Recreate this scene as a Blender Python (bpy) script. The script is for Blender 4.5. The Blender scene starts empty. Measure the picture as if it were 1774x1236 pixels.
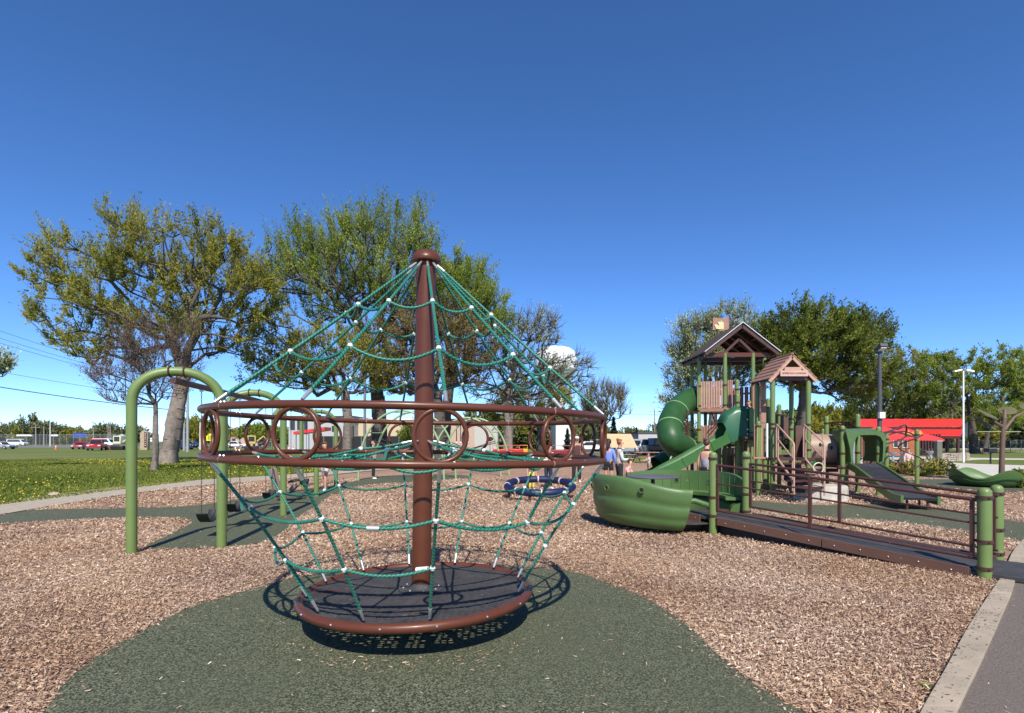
import bpy, math, random
import numpy as np
from mathutils import Vector, Matrix, Euler
sc = bpy.context.scene
COL = sc.collection
PI = math.pi
R = math.radians
# ------------------------------------------------------------------ camera
FL, HZ, CH = 940.0, 764.0, 1.55          # focal length and eye line measured on the photograph, camera height in metres
cd = bpy.data.cameras.new('camera'); cam = bpy.data.objects.new('camera', cd); COL.objects.link(cam)
cam.location = (0, 0, CH); cam.rotation_euler = (R(90), 0, 0)
cd.sensor_width = 36; cd.lens = 36 * FL / 1774; cd.shift_y = (HZ - 618) / 1774
cd.clip_start = .05; cd.clip_end = 3000
sc.camera = cam
# ------------------------------------------------------------------ sky and sun
SUNV = Vector((.11, -.97, 1.0)).normalized()
w = bpy.data.worlds.new('World'); sc.world = w; w.use_nodes = True
wn, wl = w.node_tree.nodes, w.node_tree.links
sky = wn.new('ShaderNodeTexSky'); sky.sky_type = 'NISHITA'; sky.sun_disc = False
sky.sun_elevation = math.asin(SUNV.z); sky.sun_rotation = math.atan2(SUNV.x, SUNV.y)
sky.altitude = 1500; sky.air_density = .7; sky.dust_density = 0; sky.ozone_density = 4.0
hs = wn.new('ShaderNodeHueSaturation'); hs.inputs['Saturation'].default_value = 1.12; mx_ = wn.new('ShaderNodeMix'); mx_.data_type = 'RGBA'; mx_.blend_type = 'MULTIPLY'; mx_.inputs['Factor'].default_value = 1
mx_.inputs['B'].default_value = (.92, .96, 1.06, 1); wl.new(sky.outputs[0], mx_.inputs['A']); wl.new(mx_.outputs['Result'], hs.inputs['Color'])
wl.new(hs.outputs[0], wn['Background'].inputs[0]); wn['Background'].inputs[1].default_value = .15
sl = bpy.data.lights.new('sun', 'SUN'); sl.energy = 5.0; sl.angle = R(.53); sl.color = (1, .94, .84)
so = bpy.data.objects.new('sun', sl); COL.objects.link(so); so.rotation_euler = (-SUNV).to_track_quat('-Z', 'Y').to_euler()
sc.view_settings.view_transform = 'Standard'; sc.view_settings.look = 'None'
sc.view_settings.exposure = 0.45; sc.view_settings.gamma = 1; sc.view_settings.use_curve_mapping = False
sc.cycles.max_bounces = 6; sc.cycles.transparent_max_bounces = 12

# ------------------------------------------------------------------ helpers
def P(px, py, Y): return Vector(((px - 887) / FL * Y, Y, CH - (py - HZ) / FL * Y))
def G(px, py, z=0.0):
    Y = FL * (CH - z) / (py - HZ); return Vector(((px - 887) / FL * Y, Y, z))
MATS = {}
def mat(name, col, rough=.6, metal=0, var=.15, vs=3.0, bump=0, bs=60, col2=None, spec=.5, coat=0, speck=None, det=6):
    """principled material: base colour broken up by noise, optional fine bump and specks"""
    if name in MATS: return MATS[name]
    m = bpy.data.materials.new(name); m.use_nodes = True; n, l = m.node_tree.nodes, m.node_tree.links
    b = n['Principled BSDF']; b.inputs['Roughness'].default_value = rough; b.inputs['Metallic'].default_value = metal
    b.inputs['Specular IOR Level'].default_value = spec; b.inputs['Coat Weight'].default_value = coat; b.inputs['Coat Roughness'].default_value = .15
    tc = n.new('ShaderNodeTexCoord')
    nz = n.new('ShaderNodeTexNoise'); nz.inputs['Scale'].default_value = vs; nz.inputs['Detail'].default_value = det; nz.inputs['Roughness'].default_value = .65
    l.new(tc.outputs['Object'], nz.inputs['Vector'])
    rp = n.new('ShaderNodeValToRGB'); rp.color_ramp.elements[0].position = .3; rp.color_ramp.elements[1].position = .7
    c2 = col2 if col2 else tuple(min(1, c * (1 + var)) for c in col)
    c1 = tuple(c * (1 - var) for c in col) if not col2 else col
    rp.color_ramp.elements[0].color = (*c1, 1); rp.color_ramp.elements[1].color = (*c2, 1)
    l.new(nz.outputs['Fac'], rp.inputs[0]); out = rp.outputs[0]
    if speck:                                   # (colour, scale, amount) light chips, scratches, dirt
        sn = n.new('ShaderNodeTexNoise'); sn.inputs['Scale'].default_value = speck[1]; sn.inputs['Detail'].default_value = 3
        l.new(tc.outputs['Object'], sn.inputs['Vector'])
        sr = n.new('ShaderNodeValToRGB'); sr.color_ramp.elements[0].position = 1 - speck[2]; sr.color_ramp.elements[1].position = min(1, 1 - speck[2] + .04)
        l.new(sn.outputs['Fac'], sr.inputs[0])
        mx = n.new('ShaderNodeMix'); mx.data_type = 'RGBA'; l.new(sr.outputs[0], mx.inputs['Factor']); l.new(out, mx.inputs['A']); mx.inputs['B'].default_value = (*speck[0], 1)
        out = mx.outputs['Result']
    l.new(out, b.inputs['Base Color'])
    rr = n.new('ShaderNodeMapRange'); rr.inputs['To Min'].default_value = max(0, rough - .08); rr.inputs['To Max'].default_value = min(1, rough + .12)
    l.new(nz.outputs['Fac'], rr.inputs['Value']); l.new(rr.outputs[0], b.inputs['Roughness'])
    if bump:
        bn = n.new('ShaderNodeTexNoise'); bn.inputs['Scale'].default_value = bs; bn.inputs['Detail'].default_value = 4; l.new(tc.outputs['Object'], bn.inputs['Vector'])
        bp = n.new('ShaderNodeBump'); bp.inputs['Strength'].default_value = bump; bp.inputs['Distance'].default_value = .01
        l.new(bn.outputs['Fac'], bp.inputs['Height']); l.new(bp.outputs[0], b.inputs['Normal'])
    MATS[name] = m; return m
def attr_mat(name, cols, rough=.8, trans=0, spec=.3):
    """colour chosen per piece through the 'tint' attribute; trans adds leaf translucency"""
    if name in MATS: return MATS[name]
    m = bpy.data.materials.new(name); m.use_nodes = True; n, l = m.node_tree.nodes, m.node_tree.links
    b = n['Principled BSDF']; b.inputs['Roughness'].default_value = rough; b.inputs['Specular IOR Level'].default_value = spec
    a = n.new('ShaderNodeAttribute'); a.attribute_name = 'tint'
    rp = n.new('ShaderNodeValToRGB'); e = rp.color_ramp.elements
    for i, c in enumerate(cols):
        p = i / (len(cols) - 1)
        if i == 0: e[0].position = 0; e[0].color = (*c, 1)
        elif i == len(cols) - 1: e[-1].position = 1; e[-1].color = (*c, 1)
        else: q = e.new(p); q.color = (*c, 1)
    l.new(a.outputs['Fac'], rp.inputs[0]); l.new(rp.outputs[0], b.inputs['Base Color'])
    if trans:
        t = n.new('ShaderNodeBsdfTranslucent'); l.new(rp.outputs[0], t.inputs[0]); mx = n.new('ShaderNodeMixShader'); mx.inputs[0].default_value = trans
        l.new(b.outputs[0], mx.inputs[1]); l.new(t.outputs[0], mx.inputs[2]); l.new(mx.outputs[0], n['Material Output'].inputs[0])
    MATS[name] = m; return m

class MB:
    def __init__(s): s.v = []; s.f = []; s.uv = None; s.luv = []
    def add(s, vs, fs):
        b = len(s.v); s.v += [tuple(p) for p in vs]; s.f += [tuple(i + b for i in f) for f in fs]; return s
    def box(s, c, size, rot=None):
        hx, hy, hz = size[0] / 2, size[1] / 2, size[2] / 2; c = Vector(c)
        vs = [Vector((x, y, z)) for z in (-hz, hz) for y in (-hy, hy) for x in (-hx, hx)]
        if rot is not None:
            r = rot if isinstance(rot, Matrix) else Euler(rot).to_matrix(); vs = [r @ v for v in vs]
        return s.add([c + v for v in vs], [(0, 2, 3, 1), (4, 5, 7, 6), (0, 1, 5, 4), (2, 6, 7, 3), (0, 4, 6, 2), (1, 3, 7, 5)])
    def beam(s, p, q, w, h, up=(0, 0, 1)):
        p, q = Vector(p), Vector(q); d = (q - p).normalized(); u = Vector(up)
        if abs(d.dot(u)) > .98: u = Vector((0, 1, 0))
        x = d.cross(u).normalized() * w / 2; y = x.cross(d).normalized() * h / 2
        vs = [a + i * x + j * y for a in (p, q) for i, j in ((-1, -1), (1, -1), (1, 1), (-1, 1))]
        return s.add(vs, [(0, 1, 2, 3), (7, 6, 5, 4), (0, 4, 5, 1), (1, 5, 6, 2), (2, 6, 7, 3), (3, 7, 4, 0)])
    def cyl(s, p, q, r, r2=None, seg=16, cap=True): return s.tube([p, q], [r, r if r2 is None else r2], seg, cap=cap)
    def tube(s, path, r, seg=10, closed=False, cap=True, uv=False):
        path = [Vector(p) for p in path]; n = len(path)
        rs = r if isinstance(r, (list, tuple)) else [r] * n
        T = []
        for i in range(n):
            a = path[(i - 1) % n] if (closed or i > 0) else path[i]; b = path[(i + 1) % n] if (closed or i < n - 1) else path[i]
            t = (b - a); T.append(t.normalized() if t.length > 1e-9 else Vector((0, 0, 1)))
        u = Vector((0, 0, 1)) if abs(T[0].z) < .9 else Vector((0, 1, 0))
        u = (u - T[0] * u.dot(T[0])).normalized(); b0 = len(s.v); fr = []
        for i in range(n):
            if i: u = (u - T[i] * u.dot(T[i])); u = u.normalized() if u.length > 1e-6 else T[i].orthogonal().normalized()
            wv = T[i].cross(u)
            for k in range(seg):
                a = 2 * PI * k / seg; s.v.append(tuple(path[i] + (u * math.cos(a) + wv * math.sin(a)) * rs[i]))
        L = 0
        for i in range(n if closed else n - 1):
            j = (i + 1) % n; L2 = L + (path[j] - path[i]).length
            for k in range(seg):
                k2 = (k + 1) % seg
                s.f.append((b0 + i * seg + k, b0 + i * seg + k2, b0 + j * seg + k2, b0 + j * seg + k))
                if uv: s.luv += [(k / seg, L), ((k + 1) / seg, L), ((k + 1) / seg, L2), (k / seg, L2)]
            L = L2
        if cap and not closed and not uv:
            s.f.append(tuple(b0 + k for k in reversed(range(seg)))); s.f.append(tuple(b0 + (n - 1) * seg + k for k in range(seg)))
        return s
    def lathe(s, prof, c=(0, 0, 0), seg=24, M=None):
        c = Vector(c); b0 = len(s.v)
        for r, z in prof:
            for k in range(seg):
                a = 2 * PI * k / seg; p = Vector((r * math.cos(a), r * math.sin(a), z))
                if M is not None: p = M @ p
                s.v.append(tuple(c + p))
        for i in range(len(prof) - 1):
            for k in range(seg):
                k2 = (k + 1) % seg; s.f.append((b0 + i * seg + k, b0 + i * seg + k2, b0 + (i + 1) * seg + k2, b0 + (i + 1) * seg + k))
        if prof[0][0] > 1e-4: s.f.append(tuple(b0 + k for k in reversed(range(seg))))
        if prof[-1][0] > 1e-4: s.f.append(tuple(b0 + (len(prof) - 1) * seg + k for k in range(seg)))
        return s
    def ball(s, c, r, seg=10, sc=(1, 1, 1)):
        n = seg // 2; b0 = len(s.v); c = Vector(c)
        for i in range(n + 1):
            t = PI * i / n
            for k in range(seg):
                a = 2 * PI * k / seg; s.v.append(tuple(c + Vector((r * sc[0] * math.sin(t) * math.cos(a), r * sc[1] * math.sin(t) * math.sin(a), r * sc[2] * math.cos(t)))))
        for i in range(n):
            for k in range(seg):
                k2 = (k + 1) % seg; s.f.append((b0 + i * seg + k, b0 + (i + 1) * seg + k, b0 + (i + 1) * seg + k2, b0 + i * seg + k2))
        return s
    def sweep(s, path, profs, side=None, closed_prof=False):
        """profs: one list of (sideways, up) per path point; side vectors horizontal"""
        path = [Vector(p) for p in path]; n = len(path); b0 = len(s.v); m = len(profs[0])
        for i in range(n):
            t = (path[min(i + 1, n - 1)] - path[max(i - 1, 0)]).normalized()
            sd = Vector(side[i]) if side else t.cross(Vector((0, 0, 1))).normalized()
            up = sd.cross(t).normalized(); up = -up if up.z < 0 else up
            for a, b in profs[i]: s.v.append(tuple(path[i] + sd * a + up * b))
        for i in range(n - 1):
            for k in range(m if closed_prof else m - 1):
                k2 = (k + 1) % m; s.f.append((b0 + i * m + k, b0 + i * m + k2, b0 + (i + 1) * m + k2, b0 + (i + 1) * m + k))
        if closed_prof:
            s.f.append(tuple(b0 + k for k in reversed(range(m)))); s.f.append(tuple(b0 + (n - 1) * m + k for k in range(m)))
        return s
    def prism(s, poly, d):
        d = Vector(d); n = len(poly); a = [Vector(p) for p in poly]
        return s.add(a + [p + d for p in a], [tuple(reversed(range(n))), tuple(range(n, 2 * n))] + [(i, (i + 1) % n, (i + 1) % n + n, i + n) for i in range(n)])
    def mesh(s, name, m, smooth=True, ang=40):
        me = bpy.data.meshes.new(name); me.from_pydata(s.v, [], s.f)
        if s.luv and len(s.luv) == len(me.loops):
            uv = me.uv_layers.new(name='UVMap'); uv.data.foreach_set('uv', np.array(s.luv, dtype=np.float32).ravel())
        if m: me.materials.append(m)
        if smooth:
            me.shade_smooth()
            try: me.set_sharp_from_angle(angle=R(ang))
            except Exception: pass
        me.update(); return me
def link(name, me, parent=None, world=False, loc=None):
    o = bpy.data.objects.new(name, me); COL.objects.link(o)
    if parent is not None:
        o.parent = parent
        if world: o.matrix_parent_inverse = PM(parent).inverted()
    if loc is not None: o.location = loc
    return o
def PM(o):
    m = Matrix.LocRotScale(o.location, o.rotation_euler, o.scale)
    return (PM(o.parent) @ o.matrix_parent_inverse @ m) if o.parent else m
def obj(name, mb, m, parent=None, world=False, smooth=True, bev=0, ang=40, label=None):
    """world=True: the shape is given in world coordinates although it has a parent"""
    if world and parent is not None and parent.parent is not None: pass
    o = link(name, mb.mesh(name, m, smooth, ang), parent, world)
    if bev:
        b = o.modifiers.new('bevel', 'BEVEL'); b.width = bev; b.segments = 2; b.limit_method = 'ANGLE'
    if label: o['label'] = label
    return o
def tag(o, label=None, cat=None, group=None, kind=None):
    if label: o['label'] = label
    if cat: o['category'] = cat
    if group: o['group'] = group
    if kind: o['kind'] = kind
    return o
def thing(name, label, cat, loc=(0, 0, 0), rz=0, group=None):
    o = bpy.data.objects.new(name, None); COL.objects.link(o); o.location = loc; o.rotation_euler = (0, 0, rz); o.empty_display_size = .2
    return tag(o, label, cat, group)
def dup(root, loc, rz=None, label=None, scale=None):
    def cp(o, par):
        c = o.copy(); COL.objects.link(c)
        if par is not None: c.parent = par
        for ch in o.children: cp(ch, c)
        return c
    kids = list(root.children); r = root.copy(); COL.objects.link(r); r.location = loc
    if rz is not None: r.rotation_euler = (0, 0, rz)
    if scale is not None: r.scale = scale
    for k in kids: cp(k, r)
    if label: r['label'] = label
    return r
def np_mesh(name, V, F, m, tint=None, smooth=False):
    me = bpy.data.meshes.new(name); V = np.asarray(V, dtype=np.float32); F = np.asarray(F, dtype=np.int32); k = F.shape[1]
    me.vertices.add(len(V)); me.vertices.foreach_set('co', V.ravel())
    me.loops.add(F.size); me.loops.foreach_set('vertex_index', F.ravel())
    me.polygons.add(len(F)); me.polygons.foreach_set('loop_start', np.arange(0, F.size, k, dtype=np.int32))
    try: me.polygons.foreach_set('loop_total', np.full(len(F), k, dtype=np.int32))
    except Exception: pass
    if tint is not None:
        a = me.attributes.new('tint', 'FLOAT', 'FACE'); a.data.foreach_set('value', np.asarray(tint, dtype=np.float32))
    me.materials.append(m); me.update(calc_edges=True); me.validate()
    if smooth: me.shade_smooth()
    return me
def crom(pts, n=6, closed=True):
    """smooth curve through points"""
    pts = [Vector(p) for p in pts]; N = len(pts); out = []
    for i in range(N if closed else N - 1):
        g = (lambda k: pts[k % N]) if closed else (lambda k: pts[max(0, min(N - 1, k))])
        p0, p1, p2, p3 = g(i - 1), g(i), g(i + 1), g(i + 2)
        for j in range(n):
            t = j / n
            out.append(.5 * ((2 * p1) + (p2 - p0) * t + (2 * p0 - 5 * p1 + 4 * p2 - p3) * t * t + (3 * p1 - p0 - 3 * p2 + p3) * t ** 3))
    if not closed: out.append(pts[-1])
    return out
def sheet(name, poly, z, m, kind='structure', label=None):
    me = bpy.data.meshes.new(name); me.from_pydata([(p[0], p[1], z) for p in poly], [], [tuple(range(len(poly)))]); me.materials.append(m)
    if me.polygons[0].normal.z < 0: me.flip_normals()
    o = link(name, me); tag(o, label, None, None, kind); return o
def inpoly(X, Y, poly):
    c = np.zeros(len(X), bool); n = len(poly)
    for i in range(n):
        x1, y1 = poly[i][0], poly[i][1]; x2, y2 = poly[i - 1][0], poly[i - 1][1]
        k = ((y1 > Y) != (y2 > Y)); xx = (x2 - x1) * (Y - y1) / ((y2 - y1) if abs(y2 - y1) > 1e-9 else 1e-9) + x1
        c ^= k & (X < xx)
    return c
# ------------------------------------------------------------------ shared materials
GREEN = mat('green_powder_coat', (.135, .195, .055), .42, var=.08, vs=2, bump=.04, bs=300, speck=((.24, .3, .15), 9, .26))
BROWN = mat('brown_powder_coat', (.098, .029, .015), .36, var=.12, vs=3, coat=.06, spec=.32, speck=((.45, .3, .25), 26, .235))
BROWND = mat('dark_brown_steel', (.07, .026, .02), .4, var=.1, vs=3, speck=((.3, .2, .17), 20, .25))
STEEL = mat('bright_steel', (.62, .6, .57), .32, metal=.75, var=.1)
ALU = mat('white_cast_clamp', (.68, .68, .66), .4, metal=.1, var=.1)
BLACK = mat('black_rubber', (.014, .014, .016), .55, var=.2, bump=.1)
DECKM = mat('black_vinyl_deck', (.05, .047, .048), .65, var=.3, vs=5, bump=.15, bs=150, speck=((.1, .085, .075), 17, .33), spec=.3)
PLASTIC = mat('green_moulded_plastic', (.075, .14, .042), .42, var=.13, vs=1.7, bump=.05, bs=80, speck=((.13, .19, .09), 9, .3))
SLIDEG = mat('dark_green_moulded_plastic', (.022, .075, .022), .42, var=.2, vs=1.8, spec=.35)
CHUTEG = mat('mid_green_moulded_plastic', (.04, .12, .03), .38, var=.14, vs=1.8, spec=.4, speck=((.1, .18, .08), 7, .3))
WOODP = mat('recycled_plank', (.30, .155, .11), .6, var=.14, vs=4, bump=.15, bs=40)
WOODL = mat('pale_plank', (.42, .25, .18), .6, var=.12, vs=4, bump=.1)
TAN = mat('tan_plastic', (.30, .2, .14), .5, var=.08)
WHITE = mat('white_paint', (.75, .75, .73), .5, var=.06)
GREY = mat('grey_galvanised', (.32, .33, .34), .5, metal=.3, var=.1)
DGREY = mat('dark_grey_pole_paint', (.06, .06, .065), .5, var=.1)
GLASS = mat('dark_window_glass', (.02, .025, .03), .08, var=.1)
CONC = mat('pale_concrete', (.33, .27, .20), .85, var=.2, vs=2.2, bump=.3, bs=90, speck=((.17, .12, .09), 34, .36), det=9)
# rope with laid strands
def rope_mat():
    m = bpy.data.materials.new('green_braided_rope'); m.use_nodes = True; n, l = m.node_tree.nodes, m.node_tree.links
    b = n['Principled BSDF']; b.inputs['Roughness'].default_value = .5; b.inputs['Sheen Weight'].default_value = .1
    uv = n.new('ShaderNodeUVMap'); sp = n.new('ShaderNodeSeparateXYZ'); l.new(uv.outputs[0], sp.inputs[0])
    a = n.new('ShaderNodeMath'); a.operation = 'MULTIPLY'; a.inputs[1].default_value = 34; l.new(sp.outputs[1], a.inputs[0])
    c = n.new('ShaderNodeMath'); c.operation = 'ADD'; l.new(a.outputs[0], c.inputs[0])
    d = n.new('ShaderNodeMath'); d.operation = 'MULTIPLY'; d.inputs[1].default_value = 2; l.new(sp.outputs[0], d.inputs[0]); l.new(d.outputs[0], c.inputs[1])
    f = n.new('ShaderNodeMath'); f.operation = 'PINGPONG'; f.inputs[1].default_value = .5; l.new(c.outputs[0], f.inputs[0])
    rp = n.new('ShaderNodeValToRGB'); rp.color_ramp.elements[0].color = (.004, .05, .035, 1); rp.color_ramp.elements[0].position = .05
    rp.color_ramp.elements[1].color = (.008, .19, .125, 1); rp.color_ramp.elements[1].position = .3
    l.new(f.outputs[0], rp.inputs[0]); tc = n.new('ShaderNodeTexCoord'); nz = n.new('ShaderNodeTexNoise'); nz.inputs['Scale'].default_value = 9; l.new(tc.outputs['Object'], nz.inputs['Vector'])
    mx = n.new('ShaderNodeMix'); mx.data_type = 'RGBA'; mx.blend_type = 'MIX'; mr = n.new('ShaderNodeMapRange'); mr.inputs['From Min'].default_value = .5; mr.inputs['From Max'].default_value = .8; mr.inputs['To Max'].default_value = .5
    l.new(nz.outputs['Fac'], mr.inputs['Value']); l.new(mr.outputs[0], mx.inputs['Factor']); l.new(rp.outputs[0], mx.inputs['A']); mx.inputs['B'].default_value = (.05, .22, .17, 1)
    l.new(mx.outputs['Result'], b.inputs['Base Color'])
    bp = n.new('ShaderNodeBump'); bp.inputs['Strength'].default_value = .7; bp.inputs['Distance'].default_value = .004; l.new(f.outputs[0], bp.inputs['Height']); l.new(bp.outputs[0], b.inputs['Normal'])
    return m
ROPE = rope_mat()
# ================================================================== GROUND
def ground_mat(name, cols, s1, s2, stretch=None, bump=.5, bs=None, rough=.9, vor=None, patch=None, dist=.02, rng_=(.33, .67)):
    m = bpy.data.materials.new(name); m.use_nodes = True; n, l = m.node_tree.nodes, m.node_tree.links
    b = n['Principled BSDF']; b.inputs['Roughness'].default_value = rough; b.inputs['Specular IOR Level'].default_value = .25
    tc = n.new('ShaderNodeTexCoord'); vec = tc.outputs['Object']
    if stretch:
        mp = n.new('ShaderNodeMapping'); mp.inputs['Scale'].default_value = stretch; l.new(vec, mp.inputs[0]); v2 = mp.outputs[0]
    else: v2 = vec
    if vor:
        dn = n.new('ShaderNodeTexNoise'); dn.inputs['Scale'].default_value = 3; l.new(v2, dn.inputs['Vector'])
        vm = n.new('ShaderNodeVectorMath'); vm.operation = 'MULTIPLY_ADD'; vm.inputs[1].default_value = (.5, .5, .5); l.new(dn.outputs['Color'], vm.inputs[0]); l.new(v2, vm.inputs[2])
        t = n.new('ShaderNodeTexVoronoi'); t.inputs['Scale'].default_value = vor; l.new(vm.outputs[0], t.inputs['Vector'])
        sx = n.new('ShaderNodeSeparateColor'); l.new(t.outputs['Color'], sx.inputs[0]); fac = sx.outputs[0]; hgt = t.outputs['Distance']
    else:
        t = n.new('ShaderNodeTexNoise'); t.inputs['Scale'].default_value = s1; t.inputs['Detail'].default_value = 5; t.inputs['Roughness'].default_value = .7; l.new(v2, t.inputs['Vector']); fac = t.outputs['Fac']; hgt = fac
    rp = n.new('ShaderNodeValToRGB'); e = rp.color_ramp.elements
    lo, hi = (0, 1) if vor else rng_
    for i, c in enumerate(cols):
        p = lo + (hi - lo) * i / (len(cols) - 1)
        if i == 0: e[0].position = lo; e[0].color = (*c, 1)
        elif i == len(cols) - 1: e[-1].position = hi; e[-1].color = (*c, 1)
        else: q = e.new(p); q.color = (*c, 1)
    l.new(fac, rp.inputs[0]); out = rp.outputs[0]
    t2 = n.new('ShaderNodeTexNoise'); t2.inputs['Scale'].default_value = s2; t2.inputs['Detail'].default_value = 6; l.new(vec, t2.inputs['Vector'])
    mx = n.new('ShaderNodeMix'); mx.data_type = 'RGBA'; mx.blend_type = 'MULTIPLY' if not patch else 'MIX'
    mr = n.new('ShaderNodeMapRange'); mr.inputs['From Min'].default_value = .42; mr.inputs['From Max'].default_value = .68; mr.inputs['To Max'].default_value = .75
    l.new(t2.outputs['Fac'], mr.inputs['Value']); l.new(mr.outputs[0], mx.inputs['Factor']); l.new(out, mx.inputs['A']); mx.inputs['B'].default_value = (*(patch or (.6, .55, .5)), 1)
    l.new(mx.outputs['Result'], b.inputs['Base Color'])
    bp = n.new('ShaderNodeBump'); bp.inputs['Strength'].default_value = bump; bp.inputs['Distance'].default_value = dist; l.new(hgt, bp.inputs['Height']); l.new(bp.outputs[0], b.inputs['Normal'])
    return m
GRASSM = ground_mat('grass_ground', [(.06, .09, .012), (.10, .135, .018), (.14, .17, .03)], 5, .12, stretch=(1, 1, 1), bump=.6, patch=(.17, .16, .05))
CHIPG = ground_mat('wood_chip_ground', [(.10, .055, .035), (.29, .17, .115), (.44, .29, .20), (.36, .22, .15), (.52, .37, .26)], 20, .5, stretch=(1, 2.2, 1), bump=.9, vor=22, patch=(.27, .16, .11))
RUBM = ground_mat('green_safety_rubber', [(.016, .022, .011), (.068, .078, .044), (.19, .195, .125)], 85, .35, bump=.9, rough=.8, patch=(.078, .086, .052), dist=.006, rng_=(.43, .58))
ASPH = ground_mat('asphalt', [(.09, .073, .062), (.135, .112, .096), (.19, .16, .138)], 90, .6, bump=.5, patch=(.13, .105, .09), dist=.006, rng_=(.4, .6))
PATHM = ground_mat('concrete_path', [(.30, .25, .19), (.36, .31, .24), (.42, .36, .28)], 6, .4, bump=.2, patch=(.33, .28, .21))
PLAZAM = ground_mat('pale_plaza_concrete', [(.44, .41, .36), (.5, .47, .41), (.55, .52, .46)], 3, .2, bump=.1, patch=(.46, .43, .37))
ROADM = ground_mat('far_road', [(.12, .12, .12), (.17, .16, .155), (.2, .19, .18)], 2, .1, bump=.1)
GRAVM = ground_mat('planting_bed_gravel', [(.25, .21, .17), (.45, .40, .34), (.6, .56, .5)], 30, .6, bump=.8, patch=(.33, .28, .22))

sheet('ground', [(-900, -30), (900, -30), (900, 1400), (-900, 1400)], 0, GRASSM)
chip_px = [(-60, 905), (0, 894), (80, 880), (154, 868), (220, 858), (300, 847), (390, 839), (481, 832), (560, 825), (640, 817), (760, 808), (1000, 802), (1200, 802),
           (1420, 806), (1540, 819), (1640, 829), (1774, 832), (1900, 835), (1900, 930), (1774, 952), (1745, 985), (1733, 1008), (1715, 1035), (1680, 1090), (1640, 1165), (1600, 1236), (1560, 1320)]
chip_poly = [G(*p) for p in chip_px] + [Vector((.9, 1, 0)), Vector((-8, 1, 0)), Vector((-9, 8, 0))]
sheet('wood_chip_ground', chip_poly, .004, CHIPG)
rub1 = crom([G(x, y) for x, y in [(60, 1260), (110, 1190), (170, 1140), (245, 1098), (330, 1055), (400, 1034), (464, 1016), (540, 1000), (640, 988), (740, 984), (860, 984), (978, 991), (1050, 1012),
             (1110, 1035), (1160, 1065), (1200, 1095), (1240, 1135), (1300, 1185), (1390, 1238), (1500, 1290)]] + [Vector((2.2, 1.2, 0)), Vector((-1.8, 1.2, 0))], 5)
rub2 = crom([G(x, y) for x, y in [(-60, 902), (0, 895), (60, 885), (220, 882), (340, 877), (440, 862), (520, 850), (600, 838), (640, 828), (720, 823), (800, 824), (815, 829), (760, 834), (690, 838),
             (620, 844), (575, 860), (545, 880), (512, 903), (481, 932), (430, 947), (384, 951), (300, 953), (248, 953), (285, 932), (322, 914), (330, 904), (290, 899), (200, 900), (100, 904), (-60, 913)]], 4)
rub3 = crom([G(x, y) for x, y in [(1285, 868), (1400, 876), (1545, 876), (1690, 893), (1774, 908), (1900, 925), (1900, 965), (1774, 942), (1674, 923), (1545, 906), (1400, 896), (1300, 884)]], 5)
rub4 = crom([G(x, y) for x, y in [(1550, 836), (1620, 831), (1774, 835), (1900, 838), (1900, 862), (1774, 854), (1690, 851), (1600, 843)]], 5)
for i, rp_ in enumerate((rub1, rub2, rub3, rub4)): sheet('rubber_surface', rp_, .016, RUBM)
RUBS = (rub1, rub2, rub3, rub4)
path_t = [(-60, 885), (0, 873), (70, 862), (137, 853), (220, 843), (300, 836), (390, 830), (463, 826), (560, 819), (680, 809), (800, 801)]
path_b = [(800, 806), (640, 817), (560, 825), (481, 832), (390, 839), (300, 847), (220, 858), (154, 868), (80, 880), (0, 894), (-60, 906)]
sheet('path', [G(x, y) for x, y in path_t + path_b], .03, PATHM)
sheet('plaza', [G(x, y) for x, y in [(1400, 803), (1440, 795), (1560, 791), (1700, 794), (1900, 797), (1900, 834), (1774, 831), (1640, 828), (1540, 818)]], .02, PLAZAM)
sheet('lawn_strip', [G(x, y) for x, y in [(1630, 801), (1700, 797), (1900, 798.5), (1900, 809), (1774, 807), (1680, 804)]], .028, GRASSM)
sheet('planting_bed', [G(x, y) for x, y in [(1530, 812), (1590, 808), (1650, 811), (1660, 824), (1620, 828), (1560, 822)]], .03, GRAVM)
sheet('road', [G(-700, 776.5), G(900, 776.5), G(900, 773), G(-700, 773)], .01, ROADM)
sheet('parking_lot', [G(1000, 786), G(1290, 786), G(1310, 777), G(980, 777)], .01, ROADM)
sheet('ball_field_dirt', [G(1650, 779), G(2100, 779), G(2100, 773), G(1650, 773)], .01, mat('ball_field_dirt', (.33, .27, .2), .9, vs=.2))
# concrete kerb: a real step, in sections with joints, and the asphalt walk beside it
kl = [G(x, y) for x, y in [(1560, 1320), (1600, 1236), (1640, 1165), (1680, 1090), (1715, 1035), (1733, 1008)]]
kr = [G(x, y) for x, y in [(1626, 1320), (1661, 1236), (1702, 1150), (1737, 1070), (1752, 1035), (1760, 1006)]]
kl2 = [G(1744, 984), G(1774, 938), G(1850, 880)]; kr2 = [G(1772, 985), G(1806, 935), G(1868, 885)]
def kerb(L, Rr):
    L = crom(L, 4, False); Rr = crom(Rr, 4, False)
    for i in range(0, len(L) - 1, 4):
        a, b = L[i:i + 5], Rr[i:i + 5]; mb = MB(); n = len(a)
        if n < 2: continue
        a = list(a); b = list(b); d = (a[-1] - a[0]).normalized() * .0015; a[0] = a[0] + d; b[0] = b[0] + d
        top = [(p.x, p.y, .045) for p in a] + [(p.x, p.y, .045) for p in reversed(b)]
        mb.prism([(x, y, -.1) for x, y, z in top], (0, 0, .145)); o = obj('kerb_stone', mb, CONC, kerb_root, smooth=False, bev=.003)
kerb_root = bpy.data.objects.new('kerb', None); COL.objects.link(kerb_root); tag(kerb_root, kind='structure')
kerb(kl, kr); kerb(kl2, kr2)
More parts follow.
